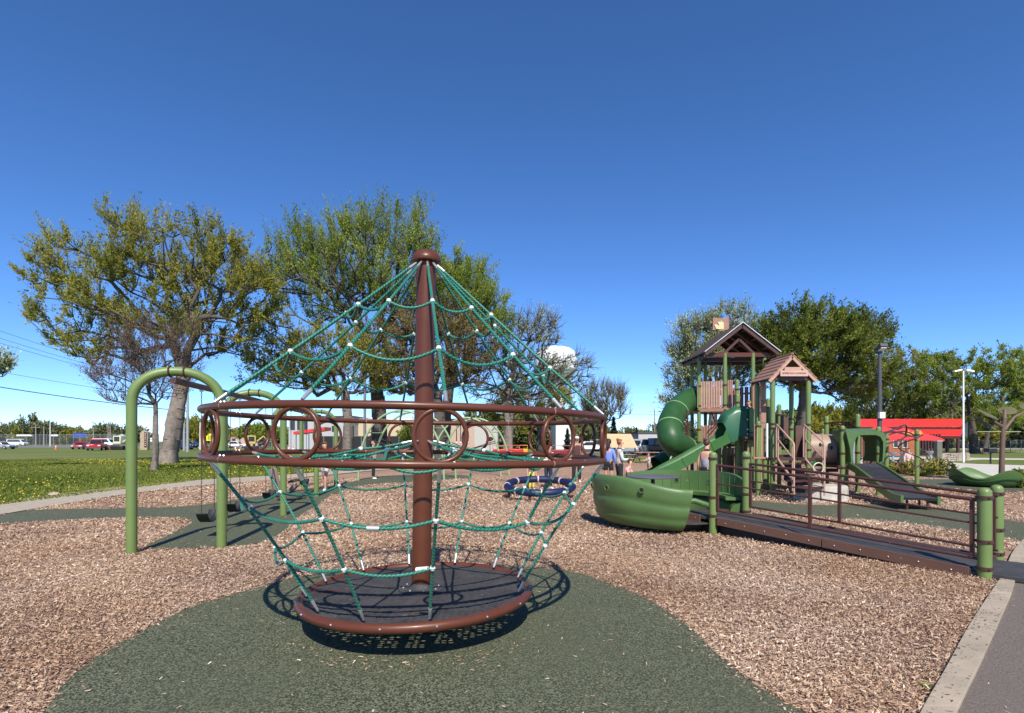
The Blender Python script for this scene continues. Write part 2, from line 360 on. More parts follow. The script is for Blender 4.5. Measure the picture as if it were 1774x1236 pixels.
sheet('pavement', [p for p in kr] + [G(1772, 985), G(1806, 935), G(1868, 885), Vector((25, 14, 0)), Vector((12, 1, 0)), Vector((1.8, 1, 0))], .02, ASPH)
# ---- loose wood chips (stuff)
rng = np.random.default_rng(5)
CHIPM = attr_mat('loose_wood_chip', [(.055, .028, .017), (.22, .122, .075), (.40, .25, .155), (.38, .27, .185), (.57, .405, .27), (.78, .62, .46)], .75)
_n, _l = CHIPM.node_tree.nodes, CHIPM.node_tree.links; _b = _n['Principled BSDF']; _src = _b.inputs['Base Color'].links[0].from_socket
_tc = _n.new('ShaderNodeTexCoord'); _nz = _n.new('ShaderNodeTexNoise'); _nz.inputs['Scale'].default_value = .55; _nz.inputs['Detail'].default_value = 5; _nz.inputs['Roughness'].default_value = .6; _l.new(_tc.outputs['Object'], _nz.inputs['Vector'])
_mr = _n.new('ShaderNodeMapRange'); _mr.inputs['From Min'].default_value = .4; _mr.inputs['From Max'].default_value = .62; _l.new(_nz.outputs['Fac'], _mr.inputs['Value'])
_hs = _n.new('ShaderNodeHueSaturation'); _hs.inputs['Saturation'].default_value = .84; _hs.inputs['Value'].default_value = 1.02; _l.new(_src, _hs.inputs['Color'])      # weathered grey drifts among fresher tan ones
_mx = _n.new('ShaderNodeMix'); _mx.data_type = 'RGBA'; _l.new(_mr.outputs[0], _mx.inputs['Factor']); _l.new(_src, _mx.inputs['A']); _l.new(_hs.outputs[0], _mx.inputs['B']); _l.new(_mx.outputs['Result'], _b.inputs['Base Color'])
def chips(n, x0, x1, y0, y1, L, inside, outside=(), zb=.006, keep=None, tilt=.42, zr=.028, bright=None):
    X = rng.uniform(x0, x1, n); Y = rng.uniform(y0, y1, n)
    ok = np.abs(X) < Y * .99 + .3
    if inside is not None: ok &= inpoly(X, Y, inside)
    for q in outside: ok &= ~inpoly(X, Y, q)
    if keep is not None: ok &= keep(X, Y)
    X, Y = X[ok], Y[ok]; n = len(X)
    ln = L * rng.uniform(.5, 1.5, n); wd = ln * rng.uniform(.18, .42, n); a = rng.normal(.25, .9, n); t = rng.normal(0, tilt, n); r_ = rng.normal(0, .6 if tilt > .2 else .1, n)
    ax = np.stack([np.cos(a) * np.cos(t), np.sin(a) * np.cos(t), np.sin(t)], 1)
    sd = np.stack([-np.sin(a) * np.cos(r_), np.cos(a) * np.cos(r_), np.sin(r_)], 1)
    hgt = zb + rng.uniform(0, zr, n) + np.abs(ax[:, 2]) * ln * .45 + np.abs(sd[:, 2]) * wd * .4
    c = np.stack([X, Y, hgt], 1); s = rng.uniform(.1, 1, n)[:, None]; s2 = rng.uniform(.1, 1, n)[:, None]
    V = np.empty((n, 4, 3)); V[:, 0] = c - ax * ln[:, None] / 2 - sd * wd[:, None] * .5 * s; V[:, 1] = c + ax * ln[:, None] / 2 * rng.uniform(.4, 1, n)[:, None] - sd * wd[:, None] / 2
    V[:, 2] = c + ax * ln[:, None] / 2 * rng.uniform(.7, 1.1, n)[:, None] + sd * wd[:, None] / 2 * s; V[:, 3] = c - ax * ln[:, None] / 2 * rng.uniform(.3, .9, n)[:, None] + sd * wd[:, None] / 2 * s2
    V[:, 2, 2] += wd * .15
    tn = np.clip(rng.beta(2.0, 1.9, n) + (0 if bright is None else bright), 0, 1)
    # broad drifts of darker and paler chips
    tn = np.clip(tn + .10 * np.sin(X * 1.7 + 1.3 * np.sin(Y * 1.1)) * np.cos(Y * 1.5) - .04 - .38 * np.exp(-((X + 2.75) ** 2 + (Y - 3.75) ** 2) / .12) - .12 * np.exp(-((X - 1.6) ** 2 + (Y - 5.6) ** 2) / .8), 0, 1)
    return V.reshape(-1, 3), tn
def chips_obj(sets, name, label):
    V = np.concatenate([s[0] for s in sets]); T = np.concatenate([s[1] for s in sets]); F = np.arange(len(V)).reshape(-1, 4)
    tag(link(name, np_mesh(name, V, F, CHIPM, T)), label, None, None, 'stuff')
shr = [[(p[0], p[1]) for p in q] for q in RUBS]
chips_obj([chips(520000, -7.6, 6.2, 2.5, 7.6, .026, chip_poly, shr, zb=.004), chips(330000, -11, 11, 7.6, 13, .038, chip_poly, shr, zb=.004), chips(150000, -17, 17, 13, 22, .06, chip_poly, shr, zb=.004, zr=.03)],
          'wood_chips', 'loose wood chips covering the playground floor')
# strays lying on the rubber, the kerb and the asphalt; denser near the edges and under the rim of the spinner
def edgekeep(X, Y):
    d = np.full(len(X), 9.0)
    for q in (rub1, rub2, rub3):
        Q = np.array([(p[0], p[1]) for p in q if p[1] > 3.0])
        for i in range(0, len(Q)): d = np.minimum(d, np.hypot(X - Q[i, 0], Y - Q[i, 1]))
    under = np.exp(-((np.hypot(X + .8, Y - 4.75) - 1.02) / .12) ** 2) * (Y < 4.1)
    return rng.uniform(0, 1, len(X)) < (.012 + .4 * np.exp(-d / .05) + .16 * under)
chips_obj([chips(60000, -4.5, 3, 2.5, 6, .026, None, (), zb=.018, keep=lambda X, Y: inpoly(X, Y, rub1) & edgekeep(X, Y), tilt=.1, zr=.004, bright=.12),
           chips(26000, -10, 0, 7, 13, .04, None, (), zb=.018, keep=lambda X, Y: inpoly(X, Y, rub2) & edgekeep(X, Y), tilt=.1, zr=.004, bright=.12),
           chips(9000, 2, 12, 9, 13, .06, None, (), zb=.018, keep=lambda X, Y: inpoly(X, Y, rub3) & edgekeep(X, Y), tilt=.1, zr=.004, bright=.2),
           chips(14000, 2.0, 8, 2.6, 7, .022, None, (), zb=.047, keep=lambda X, Y: (rng.uniform(0, 1, len(X)) < .25 + .5 * (np.sin(Y * 3.1) > .55)) & inpoly(X, Y, list(kl) + list(reversed(kr))), tilt=.05, zr=.002, bright=-.45),
           chips(2600, 2.4, 8, 2.6, 7, .022, None, (list(kl) + list(reversed(kr)), chip_poly, rub1), zb=.023, keep=lambda X, Y: rng.uniform(0, 1, len(X)) < .16, tilt=.05, zr=.002, bright=.15)],
          'stray_wood_chips', 'stray pale wood chips scattered over the green rubber and kerb')
# ---- grass blades and dandelions on the left lawn
BLADE = attr_mat('grass_blade', [(.06, .09, .012), (.12, .165, .02), (.185, .215, .032), (.26, .25, .06)], .7, .25)
pathpoly = [G(x, y) for x, y in path_t + path_b]
def blades(n, x0, x1, y0, y1, h, lim):
    X = rng.uniform(x0, x1, n); Y = y0 + (y1 - y0) * rng.uniform(0, 1, n) ** 1.3; ok = (np.abs(X) < Y * .98 + .5) & lim(X, Y); X, Y = X[ok], Y[ok]; n = len(X)
    a = rng.uniform(0, 2 * PI, n); hh = h * rng.uniform(.5, 1.3, n) * (1 + .35 * np.sin(X * 1.1 + np.sin(Y * .9)) * np.cos(Y * .8)); wv = .012 + Y * .0011; lx, ly = rng.normal(0, .4, n) * hh, rng.normal(0, .4, n) * hh
    V = np.zeros((n, 3, 3)); V[:, 0] = np.stack([X - np.cos(a) * wv, Y - np.sin(a) * wv, X * 0], 1); V[:, 1] = np.stack([X + np.cos(a) * wv, Y + np.sin(a) * wv, X * 0], 1); V[:, 2] = np.stack([X + lx, Y + ly, hh], 1)
    t = np.clip(rng.beta(2, 2, n) + .25 * np.sin(X * .35 + 1.2 * np.sin(Y * .23)) * np.cos(Y * .31), 0, 1); return V.reshape(-1, 3), t
pt = [G(x, y) for x, y in path_t]; ptx = np.array([p.x for p in pt]); pty = np.array([p.y for p in pt])
lim = lambda X, Y: Y > np.interp(X, ptx, pty) + .02
V, T = blades(330000, -40, -1, 12, 44, .075, lim)
tag(link('grass', np_mesh('grass', V, np.arange(len(V)).reshape(-1, 3), BLADE, T)), 'short green lawn grass beyond the concrete path', None, None, 'stuff')
n = 4200; X = rng.uniform(-36, -3, n); Y = 13 + 31 * rng.uniform(0, 1, n) ** 1.1; dn = np.sin(X * .45 + 1) * np.cos(Y * .5) + .6 * np.sin(X * .21 + Y * .33); k = lim(X, Y) & (dn > rng.uniform(-.6, 1.4, n)); X, Y = X[k], Y[k]; n = len(X)
a6 = np.arange(6) * PI / 3; rr = (.012 + Y * .0005)[:, None]
V = np.stack([X[:, None] + np.cos(a6) * rr, Y[:, None] + np.sin(a6) * rr * .9, np.full((n, 6), .085) + np.sin(a6) * .018], 2).reshape(-1, 3)
tag(link('dandelions', np_mesh('dandelions', V, np.arange(len(V)).reshape(-1, 6), mat('dandelion_yellow', (.5, .36, .01), .7))), 'yellow dandelion heads dotted over the lawn', None, None, 'stuff')
# ================================================================== ROPE SPINNER
SX, SY = -.78, 4.63
spin = thing('rope_spinner', 'big brown spinner with green rope net cone, twin hoops and round black deck', 'spinner', (SX, SY, 0))
spin.rotation_euler = (0, .0155, 0)
RR, ZU, ZL, RD, ZD = 1.59, 1.752, 1.418, .945, .272
circ = lambda r, z, n=96: [(r * math.cos(2 * PI * k / n) - (.07 if r > 1.3 else 0), r * math.sin(2 * PI * k / n), z) for k in range(n)]
A0 = R(-74.8); ANG = [A0 + k * PI / 6 for k in range(12)]
pt3 = lambda a, r, z: Vector((r * math.cos(a) - (.07 if r > 1.3 else 0), r * math.sin(a), z))
obj('pole', MB().cyl((0, 0, .05), (0, 0, 3.1), .081, seg=40), BROWN, spin)
obj('pole_cap', MB().lathe([(.0, 3.06), (.085, 3.06), (.123, 3.07), (.128, 3.082), (.124, 3.105), (.108, 3.135), (.08, 3.16), (.04, 3.175), (0, 3.178)], seg=40), BROWN, spin)
obj('pedestal', MB().lathe([(.0, -.05), (.2, -.05), (.2, .02), (.17, .03), (.17, .2), (.3, .22), (.3, .235), (0, .235)], seg=32), BROWND, spin)
obj('upper_ring', MB().tube(circ(RR, ZU, 128), .0245, 14, closed=True), BROWN, spin)
obj('lower_ring', MB().tube(circ(RR, ZL, 128), .0245, 14, closed=True), BROWN, spin)
DTILT = []
DTILT.append(obj('deck_rim', MB().tube(circ(RD, ZD, 110), .036, 16, closed=True), BROWN, spin))
hr = (ZU - ZL) / 2 - .016
me0 = MB().tube([(hr * math.cos(t), 0, hr * math.sin(t)) for t in [2 * PI * k / 40 for k in range(40)]], .0145, 10, closed=True).mesh('hoop', BROWN)
brm = MB().box((0, 0, 0), (.11, .012, .03)).mesh('bracket', BROWN, False)
for a in ANG:
    o = link('hoop', me0, spin, loc=pt3(a, RR, (ZU + ZL) / 2)); o.rotation_euler = (0, 0, a + PI / 2)
    for q in (-1, 1): b_ = link('hoop_bracket', brm, spin, loc=pt3(a, RR, (ZU + ZL) / 2 + q * (hr + .009))); b_.rotation_euler = (0, 0, a + PI / 2)
# pipe joints with bolts on the rings
bm = MB().ball((0, 0, 0), .0085, 8).mesh('bolt', STEEL); sleeve = MB().tube([(-.004, 0, 0), (.004, 0, 0)], .0252, 14, cap=False).mesh('ring_joint', mat('worn_joint', (.3, .2, .17), .4))
for a in (R(-128), R(-47), R(10), R(60), R(120), R(175)):
    for z in (ZU, ZL):
        o = link('ring_joint', sleeve, spin, loc=pt3(a, RR, z)); o.rotation_euler = (0, 0, a + PI / 2)
        for s in (-1, 1): link('bolt', bm, spin, loc=pt3(a + s * .016, RR, z + .0235))
for k in range(16):
    a = R(-95 + 22.5 * k); link('bolt', bm, spin, loc=pt3(a, RD + .033, ZD + .008) + Vector((-.03, 0, .032 * math.cos(a))))
# perforated deck: a real sheet with real holes
def perf(Rd, z0, z1, pitch=.052, hrad=.0172):
    mb = MB(); dx, dy = pitch, pitch * .78; ny = int(Rd / dy) + 1; nx = int(Rd / dx) + 1; cache = {}
    def vert(x, y, z):
        r = math.hypot(x, y)
        if r > Rd: x, y = x * Rd / r, y * Rd / r
        key = (round(x, 5), round(y, 5), z)
        if key not in cache: cache[key] = len(mb.v); mb.v.append((x, y, z))
        return cache[key]
    for j in range(-ny, ny + 1):
        for i in range(-nx, nx + 1):
            cx, cy = i * dx, j * dy; hx, hy = dx / 2, dy / 2
            cs = [(cx - hx, cy - hy), (cx + hx, cy - hy), (cx + hx, cy + hy), (cx - hx, cy + hy)]
            rs = [math.hypot(*c) for c in cs]
            if min(rs) >= Rd - .002: continue
            a = math.atan2(cy, cx); sect = abs(((a - A0 - PI / 12) / (PI / 6)) % 1 - .5) * (PI / 6) * math.hypot(cx, cy)
            hole = max(rs) < Rd - .03 and math.hypot(cx, cy) > .2 and (i + j * 2) % 7 != 0 and sect > .022 and not (abs(cx) < .04)
            if not hole:
                mb.f.append([vert(*c, z1) for c in cs]); mb.f.append([vert(*c, z0) for c in reversed(cs)]); continue
            off = (j % 2) * .006
            hv = [(cx + off + hrad * 1.25 * math.cos(PI / 4 * k + PI / 8), cy + hrad * .8 * math.sin(PI / 4 * k + PI / 8)) for k in range(8)]
            mids = [(cx + hx, cy + hy), (cx - hx, cy + hy), (cx - hx, cy - hy), (cx + hx, cy - hy)]
            for z, rev in ((z1, 0), (z0, 1)):
                H = [vert(*h, z) for h in hv]; C = [vert(*c, z) for c in mids]
                fs = [(C[0], H[1], H[0]), (C[0], C[1], H[2], H[1]), (C[1], H[3], H[2]), (C[1], C[2], H[4], H[3]), (C[2], H[5], H[4]), (C[2], C[3], H[6], H[5]), (C[3], H[7], H[6]), (C[3], C[0], H[0], H[7])]
                mb.f += [tuple(reversed(f)) if rev else f for f in fs]
            T = [vert(*h, z1) for h in hv]; B = [vert(*h, z0) for h in hv]
            for k in range(8): mb.f.append((T[k], T[(k + 1) % 8], B[(k + 1) % 8], B[k]))
    return mb
DTILT.append(obj('deck', perf(RD - .022, ZD + .004, ZD + .010), DECKM, spin, smooth=False))
for o in DTILT: o.rotation_euler = (0, -.034, 0); o.location = (-.02, 0, 0)
obj('deck_hub', MB().lathe([(.082, ZD + .0), (.19, ZD + .0), (.19, ZD + .024), (.178, ZD + .03), (.1, ZD + .03), (.082, ZD + .07)], seg=36), DECKM, spin)
for k in range(8): link('bolt', bm, spin, loc=pt3(k * PI / 4 + .3, .15, ZD + .034))
mb = MB()
for k in range(6):
    a = A0 + PI / 12 + k * PI / 3; mb.beam(pt3(a, .1, ZD - .05), pt3(a, RD - .03, ZD - .03), .04, .05)
obj('deck_frame', mb, BROWND, spin)
# ropes
RR_ = .0108
def sag(p, q, s, n=10, out=0, ctr=Vector((0, 0, 0))):
    p, q = Vector(p), Vector(q); o = []
    for i in range(n + 1):
        t = i / n; v = p.lerp(q, t); k = 4 * t * (1 - t); v.z -= s * k
        if out:
            rad = Vector((v.x, v.y, 0)); v += rad.normalized() * out * k
        o.append(v)
    return o
clampm = MB().lathe([(0, -.019), (.012, -.018), (.017, -.008), (.0205, 0), (.017, .008), (.012, .018), (0, .019)], seg=12).mesh('rope_clamp', ALU)
def clamp(p, d=(0, 0, 1)):
    o = link('rope_clamp', clampm, spin, loc=p); o.rotation_euler = Vector(d).to_track_quat('Z', 'Y').to_euler(); return o
def rope(path, name='rope', f0=True, f1=True):
    o = obj(name, MB().tube(path, RR_, 10, uv=True), ROPE, spin)
    if f0: d = (path[1] - path[0]).normalized(); obj('rope_ferrule', MB().cyl(path[0] - d * .05, path[0] + d * .045, .0095, .0135, 12), STEEL, spin)
    if f1: d = (path[-2] - path[-1]).normalized(); obj('rope_ferrule', MB().cyl(path[-1] - d * .05, path[-1] + d * .045, .0095, .0135, 12), STEEL, spin)
rnd = random.Random(3)
up = []; lo = []
for i, a in enumerate(ANG):
    top = pt3(a, .098, 3.045); bot = pt3(a + .02, RR, ZU + .02); d = (bot - top).normalized()
    pth = sag(top + d * .05, bot - d * .06, .012, 12); rope(pth, 'cone_rope')
    up.append([pth[0].lerp(pth[-1], t) - Vector((0, 0, .012)) for t in (.345 + rnd.uniform(-.01, .01), .70 + rnd.uniform(-.012, .012))])
    t0 = pt3(a, RR - .005, ZL - .025); b0 = pt3(a, RD - .06, ZD + .04) + Vector((-.03, 0, .032 * math.cos(a))); d = (b0 - t0).normalized()
    pth = sag(t0 + d * .045, b0 - d * .05, .0, 14, out=-.03)
    if i == 1:                                           # this rope stops at the first hoop: its lower half is gone
        pth = pth[:6]; rope(pth, 'side_rope', True, True); lo.append([pth[-1], None])
    else:
        rope(pth, 'side_rope'); lo.append([pth[4] + Vector((0, 0, rnd.uniform(-.02, .02))), pth[9] + Vector((0, 0, rnd.uniform(-.015, .015)))])
for k in range(12):
    j = (k + 1) % 12
    for lv, s in ((0, .055), (1, .085)):
        rope(sag(up[k][lv], up[j][lv], s * rnd.uniform(.85, 1.2), 10), 'hoop_rope', False, False); clamp(up[k][lv])
    rope(sag(lo[k][0], lo[j][0], .05 * rnd.uniform(.7, 1.3), 10, out=.02), 'hoop_rope', False, False); clamp(lo[k][0])
    if lo[k][1] is not None:
        clamp(lo[k][1])
        if lo[j][1] is not None: rope(sag(lo[k][1], lo[j][1], .055 * rnd.uniform(.7, 1.3), 10, out=.02), 'hoop_rope', False, False)
p = lo[0][1]; d = Vector((-.2, .1, -.08))                 # loose clamp where the hoop ends
fb = MB().cyl(p + Vector((-.03, 0, -.005)), p + Vector((-.11, .03, -.02)), .017, seg=12); obj('rope_ferrule', fb, ALU, spin)
m1 = lo[11][0].lerp(lo[0][0], .46) + Vector((0, -.02, -.052)); obj('rope_ferrule', MB().cyl(m1 - Vector((.038, 0, 0)), m1 + Vector((.038, 0, 0)), .0185, seg=14), STEEL, spin)
# waist-high net inside the twin hoops
inn = []
for k in range(6):
    a = A0 + PI / 12 + k * PI / 3 + .12
    n0 = pt3(a, .085, 1.545); n1 = pt3(a, .52, 1.475); rope(sag(n0 + (n1 - n0).normalized() * .05, n1, .01, 6), 'net_rope', True, False); clamp(n1, (1, 0, 0))
    fan = []
    for s in (-1, 1):
        n2 = pt3(a + s * .3, 1.05, 1.40); rope(sag(n1, n2, .02, 6), 'net_rope', False, False); clamp(n2, (1, 0, 0)); fan.append(n2)
        b = pt3(a + s * (PI / 12) * 1.25, RR - .03, ZL); rope(sag(n2, b, .03, 6), 'net_rope', False, True)
    inn.append((n1, fan))
for k in range(6):
    j = (k + 1) % 6; rope(sag(inn[k][1][1], inn[j][1][0], .06, 8), 'net_rope', False, False); rope(sag(inn[k][1][0], inn[k][1][1], .05, 8), 'net_rope', False, False)

# ================================================================== SWING SET
sw = thing('swing_set_frame', 'green arched swing frame with brown top beam left of the rope spinner', 'swing set')
LG = [(G(228, 962), G(384, 950)), (Vector((-5.69, 10.73, 0)), G(491, 894)), (Vector((-6.39, 14.55, 0)), G(548, 861)), (Vector((-6.87, 17.72, 0)), G(582, 844))]
bp_ = []
for a, b in LG:
    h0, h1 = 2.06, .46; mid = (a + b) / 2; hv = (b - a) / 2; path = [a + Vector((0, 0, -.3)), a + Vector((0, 0, 1)), a + Vector((0, 0, h0 - .1))]
    for k in range(0, 25):
        t = PI * k / 24; path.append(mid - hv * (math.copysign(abs(math.cos(t)) ** .92, math.cos(t))) + Vector((0, 0, h0 + h1 * math.sin(t) ** .92)))
    path += [b + Vector((0, 0, h0 - .1)), b + Vector((0, 0, 1)), b + Vector((0, 0, -.3))]
    ar = obj('arch', MB().tube(path, .0665, 24), GREEN, sw); bd = Vector((-.15, 1, 0)).normalized()
    for s in (-.09, .09):
        c = mid + hv.normalized() * s + Vector((0, 0, h0 + h1 - .004)); cl = MB().tube([c + Vector((0, 0, .0)) + (bd * math.cos(q) + Vector((0, 0, 1)) * math.sin(q)) * .074 for q in [2 * PI * i / 20 for i in range(20)]], .012, 6, closed=True); obj('beam_clamp', cl, BROWND, sw)
    bp_.append(mid + Vector((0, 0, h0 + h1 - .14)))
obj('top_beam', MB().tube([bp_[0] - Vector((-.02, .15, 0))] + bp_ + [bp_[3] + Vector((-.02, .15, 0))], .045, 16), BROWND, sw)
def chain_mesh(L):
    mb = MB(); n = int(L / .03)
    for i in range(n):
        z = -i * .03 - .015; pts = []
        for k in range(8):
            t = 2 * PI * k / 8; x, zz = .0085 * math.cos(t), .019 * math.sin(t)
            pts.append((x, 0, z + zz) if i % 2 else (0, x, z + zz))
        mb.tube(pts, .0032, 4, closed=True)
    return mb.mesh('chain', mat('dark_chain', (.10, .07, .05), .5, metal=.5))
CHN = chain_mesh(1.92)
def swing(p, q, label, seat='belt', drop=1.92):
    p, q = Vector(p), Vector(q); mid = (p + q) / 2; d = (q - p); t = thing('swing', label, 'swing', (mid.x, mid.y, 0), math.atan2(d.y, d.x), 'swings hanging from the green frame'); w = d.length / 2
    zt = mid.z - .05
    for s in (-1, 1):
        link('chain', CHN, t, loc=(s * w, 0, zt)); obj('hanger', MB().box((s * w, 0, zt + .02), (.03, .05, .08)), STEEL, t)
    zs = zt - 1.92
    if seat == 'belt':
        path = []; n = 12
        for k in range(n + 1):
            u = -1 + 2 * k / n; path.append((u * w * 1.03, 0, zs - .155 * (1 - abs(u) ** 2.6) + .01))
        mb = MB(); prof = [(-.075, -.006), (.075, -.006), (.085, .004), (.07, .014), (-.07, .014), (-.085, .004)]
        mb.sweep(path, [prof] * (n + 1), side=[(0, 1, 0)] * (n + 1), closed_prof=True); obj('belt_seat', mb, BLACK, t)
    else:
        sh = TAN; mb = MB()
        mb.sweep([(0, -.25, zs - .02), (0, -.1, zs - .17), (0, .15, zs - .2), (0, .32, zs - .05), (0, .42, zs + .42)], [[(-.24, .1), (-.24, 0), (.24, 0), (.24, .1), (.2, .1), (.2, .035), (-.2, .035), (-.2, .1)]] * 5, side=[(1, 0, 0)] * 5, closed_prof=True)
        obj('seat_shell', mb, mat('grey_brown_plastic', (.16, .12, .1), .5), t, bev=.015); obj('harness_bar', MB().tube([(-.23, -.05, zs + .1), (-.2, -.28, zs + .14), (.2, -.28, zs + .14), (.23, -.05, zs + .1)], .03, 8), BLACK, t)
lerpb = lambda i, t: bp_[i].lerp(bp_[i + 1], t)
swing(lerpb(0, .235), lerpb(0, .385), 'nearest black belt swing hanging beside the front right arch leg')
swing(lerpb(0, .60), lerpb(0, .745), 'second black belt swing half hidden behind the front arch leg')
swing(lerpb(1, .22), lerpb(1, .37), 'black belt swing beside the bulky brown adaptive swing seat')
swing(lerpb(1, .68), lerpb(1, .86), 'bulky grey brown adaptive swing seat with high back', 'bucket')
swing(lerpb(2, .25), lerpb(2, .42), 'black belt swing in the far bay of the green frame')

# ================================================================== GREEN BOWL CAROUSEL
CX, CY, RC = 2.85, 9.95, 1.33
car = thing('wheelchair_carousel', 'green moulded carousel bowl with two curved walls and central table wheel', 'carousel', (CX, CY, 0))
def wall_arc(a0, a1, top, name):
    n = 40; mb = MB(); rows = []
    Z = [.10, .115, .19, .30, .345, .39, .5, .59, .635, .68, .8, .9, .965, 1.0]
    OUT = [-.24, -.16, -.075, -.03, -.034, -.004, .016, .02, .008, .03, .042, .048, .045, .02]
    for i in range(n + 1):
        u = i / n; a = a0 + (a1 - a0) * u; tp = top(u); e = min(u, 1 - u) * n; sq = 1 if e > 1.5 else (.985 if e > .5 else .96)
        rows.append((a, tp, sq))
    prof_n = len(Z) * 2
    for a, tp, sq in rows:
        col = []
        for z, o in zip(Z, OUT): col.append((RC + o * 1.0 if sq == 1 else RC + o - .02, z * tp))
        inner = [(RC - .03 if z > .58 else (RC - .22 if z > .48 else RC - .26 + .0 * z), z * tp) for z in reversed(Z)]
        uu = (a - a0) / (a1 - a0)
        for r, z in col + inner:
            q = a + (a1 - a0) * .05 * (max(0, 1 - z / .85) ** 1.4) * (((1 - uu) ** 7) - uu ** 7); mb.v.append((r * math.cos(q), r * math.sin(q), z))
    m = prof_n
    for i in range(n):
        for k in range(m):
            k2 = (k + 1) % m; mb.f.append((i * m + k, (i + 1) * m + k, (i + 1) * m + k2, i * m + k2))
    mb.f.append(tuple(range(m))); mb.f.append(tuple(reversed([n * m + k for k in range(m)])))
    o = obj(name, mb, PLASTIC, car, ang=55); return o
ease = lambda u, a, b: .5 - .5 * math.cos(PI * max(0, min(1, (u - a) / (b - a))))
w1 = wall_arc(R(152), R(271), lambda u: .93 + .03 * ease(u, 0, .3) - .19 * ease(u, .52, 1), 'bowl_wall')
w2 = wall_arc(R(-24), R(112), lambda u: .82 + .13 * ease(u, 0, .35) - .05 * ease(u, .75, 1), 'bowl_wall')
mb = MB(); hm = MB()
def hole(a, z, r, inside=False):
    c = pt3(a, RC + (.052 if not inside else -.034), z); nrm = pt3(a, 1, 0) * (1 if not inside else -1); s = Vector((-math.sin(a), math.cos(a), 0)); q = Vector((0, 0, 1))
    hm.v += []; b = len(hm.v)
    for k in range(16): t = 2 * PI * k / 16; hm.v.append(tuple(c + (s * math.cos(t) + q * math.sin(t)) * r + nrm * .004))
    hm.f.append(tuple(range(b, b + 16)))
    mb.tube([c + (s * math.cos(2 * PI * k / 20) + q * math.sin(2 * PI * k / 20)) * (r + .006) + nrm * .002 for k in range(20)], .009, 6, closed=True)
for a in (R(192), R(212), R(240)): hole(a, .755, .036)
for a in (R(36), R(66)): hole(a, .74, .036, True)
obj('hole_lip', mb, PLASTIC, car); obj('grip_hole', hm, mat('deep_hole', (.006, .01, .005), .9), car)  # flat dark discs stand in for the shade inside the grip holes
mb = MB()
for a in [R(x) for x in range(6, 104, 8)]: mb.tube([pt3(a, RC - .032, .56), pt3(a, RC - .034, .7), pt3(a, RC - .03, .88)], .008, 6)
obj('wall_rib', mb, PLASTIC, car)
obj('turning_floor', MB().lathe([(0, .17), (1.08, .17), (1.1, .18), (1.1, .2), (0, .2)], seg=48), DECKM, car)
obj('base_skirt', MB().lathe([(0, .0), (.85, .0), (.95, .155), (0, .155)], seg=36), BLACK, car)  # black skirt doubles as the shadow under the bowl
obj('table_post', MB().cyl((-.28, -.05, .2), (-.28, -.05, .9), .035), BROWND, car)
obj('table_wheel', MB().lathe([(.0, .90), (.36, .895), (.47, .9), (.475, .915), (.46, .93), (.2, .94), (0, .942)], c=(-.28, -.05, -.02), seg=40), mat('grey_polished_table', (.09, .085, .09), .55, metal=0), car)
mb = MB()
for k in range(3): a = k * 2 * PI / 3; mb.tube([pt3(a, .06, .45), pt3(a, .5, .45), pt3(a, .8, .35), pt3(a, 1.0, .22)], .05, 8)
obj('bench_bracket', mb, PLASTIC, car)
obj('seat_shelf', MB().sweep([pt3(R(-15 + 4 * k), RC - .17, .49) for k in range(31)], [[(-.16, 0), (.16, 0), (.16, .05), (-.16, .06)]] * 31, closed_prof=True), PLASTIC, car)

# ================================================================== RAMP
ramp = thing('access_ramp', 'long low brown and black access ramp with pipe railings and green posts', 'ramp')
a0, a1 = Vector((3.29, 8.88, 0)), Vector((5.27, 6.05, 0)); rd = (a1 - a0).normalized(); rp2 = Vector((-rd.y, rd.x, 0)); Wd = .95
PT = [(a0, 1.37), (a1, 1.03), (a0 + rp2 * Wd, 1.37), (G(1727, 978), 1.0)]
DG = lambda s: .30 - .20 * (s / (a1 - a0).length)
def capped_post(base, h, parent, r=.0665, name='post', world=False):
    o = obj(name, MB().lathe([(r, -.3), (r, h - r * .95), (r * .96, h - r * .6), (r * .8, h - r * .3), (r * .5, h - r * .08), (0, h)], c=base, seg=28), GREEN, parent, world); return o
def collar(base, z, parent, r=.0665, world=False):
    mb = MB().lathe([(r + .001, z - .018), (r + .012, z - .018), (r + .012, z + .018), (r + .001, z + .018)], c=base, seg=24)
    for k in range(3): mb.ball(Vector(base) + pt3(R(-100 + k * 110), r + .014, z), .014, 6)
    return obj('collar', mb, BROWND, parent, world)
for b, h in PT:
    capped_post(b, h, ramp); s_ = (b - a0).dot(rd); collar(b, h - .11, ramp); collar(b, DG(s_) + (.03), ramp); collar(b, DG(s_) + .33, ramp)
Ls = (a1 - a0).length; e0, e1 = -.35, Ls + .0
pd = lambda s, t, z: a0 + rd * s + rp2 * t + Vector((0, 0, z))
def rampz(s): return DG(max(0, s))
obj('ramp_deck', MB().sweep([pd(s, .47, rampz(s) - .025) for s in (-.75, 0, Ls - .12)], [[(-.5, -.02), (.5, -.02), (.5, .02), (-.5, .02)]] * 3, side=[-rp2] * 3, closed_prof=True), DECKM, ramp, smooth=False)
for t in (.075, .865): obj('edge_strip', MB().beam(pd(-.3, t, rampz(0) + .001), pd(Ls - .12, t, rampz(Ls - .12) + .001), .07, .012), BROWND if t > .5 else DECKM, ramp)
segs = [(-.55, -.22), (.1, 1.72), (1.735, Ls - .13)]
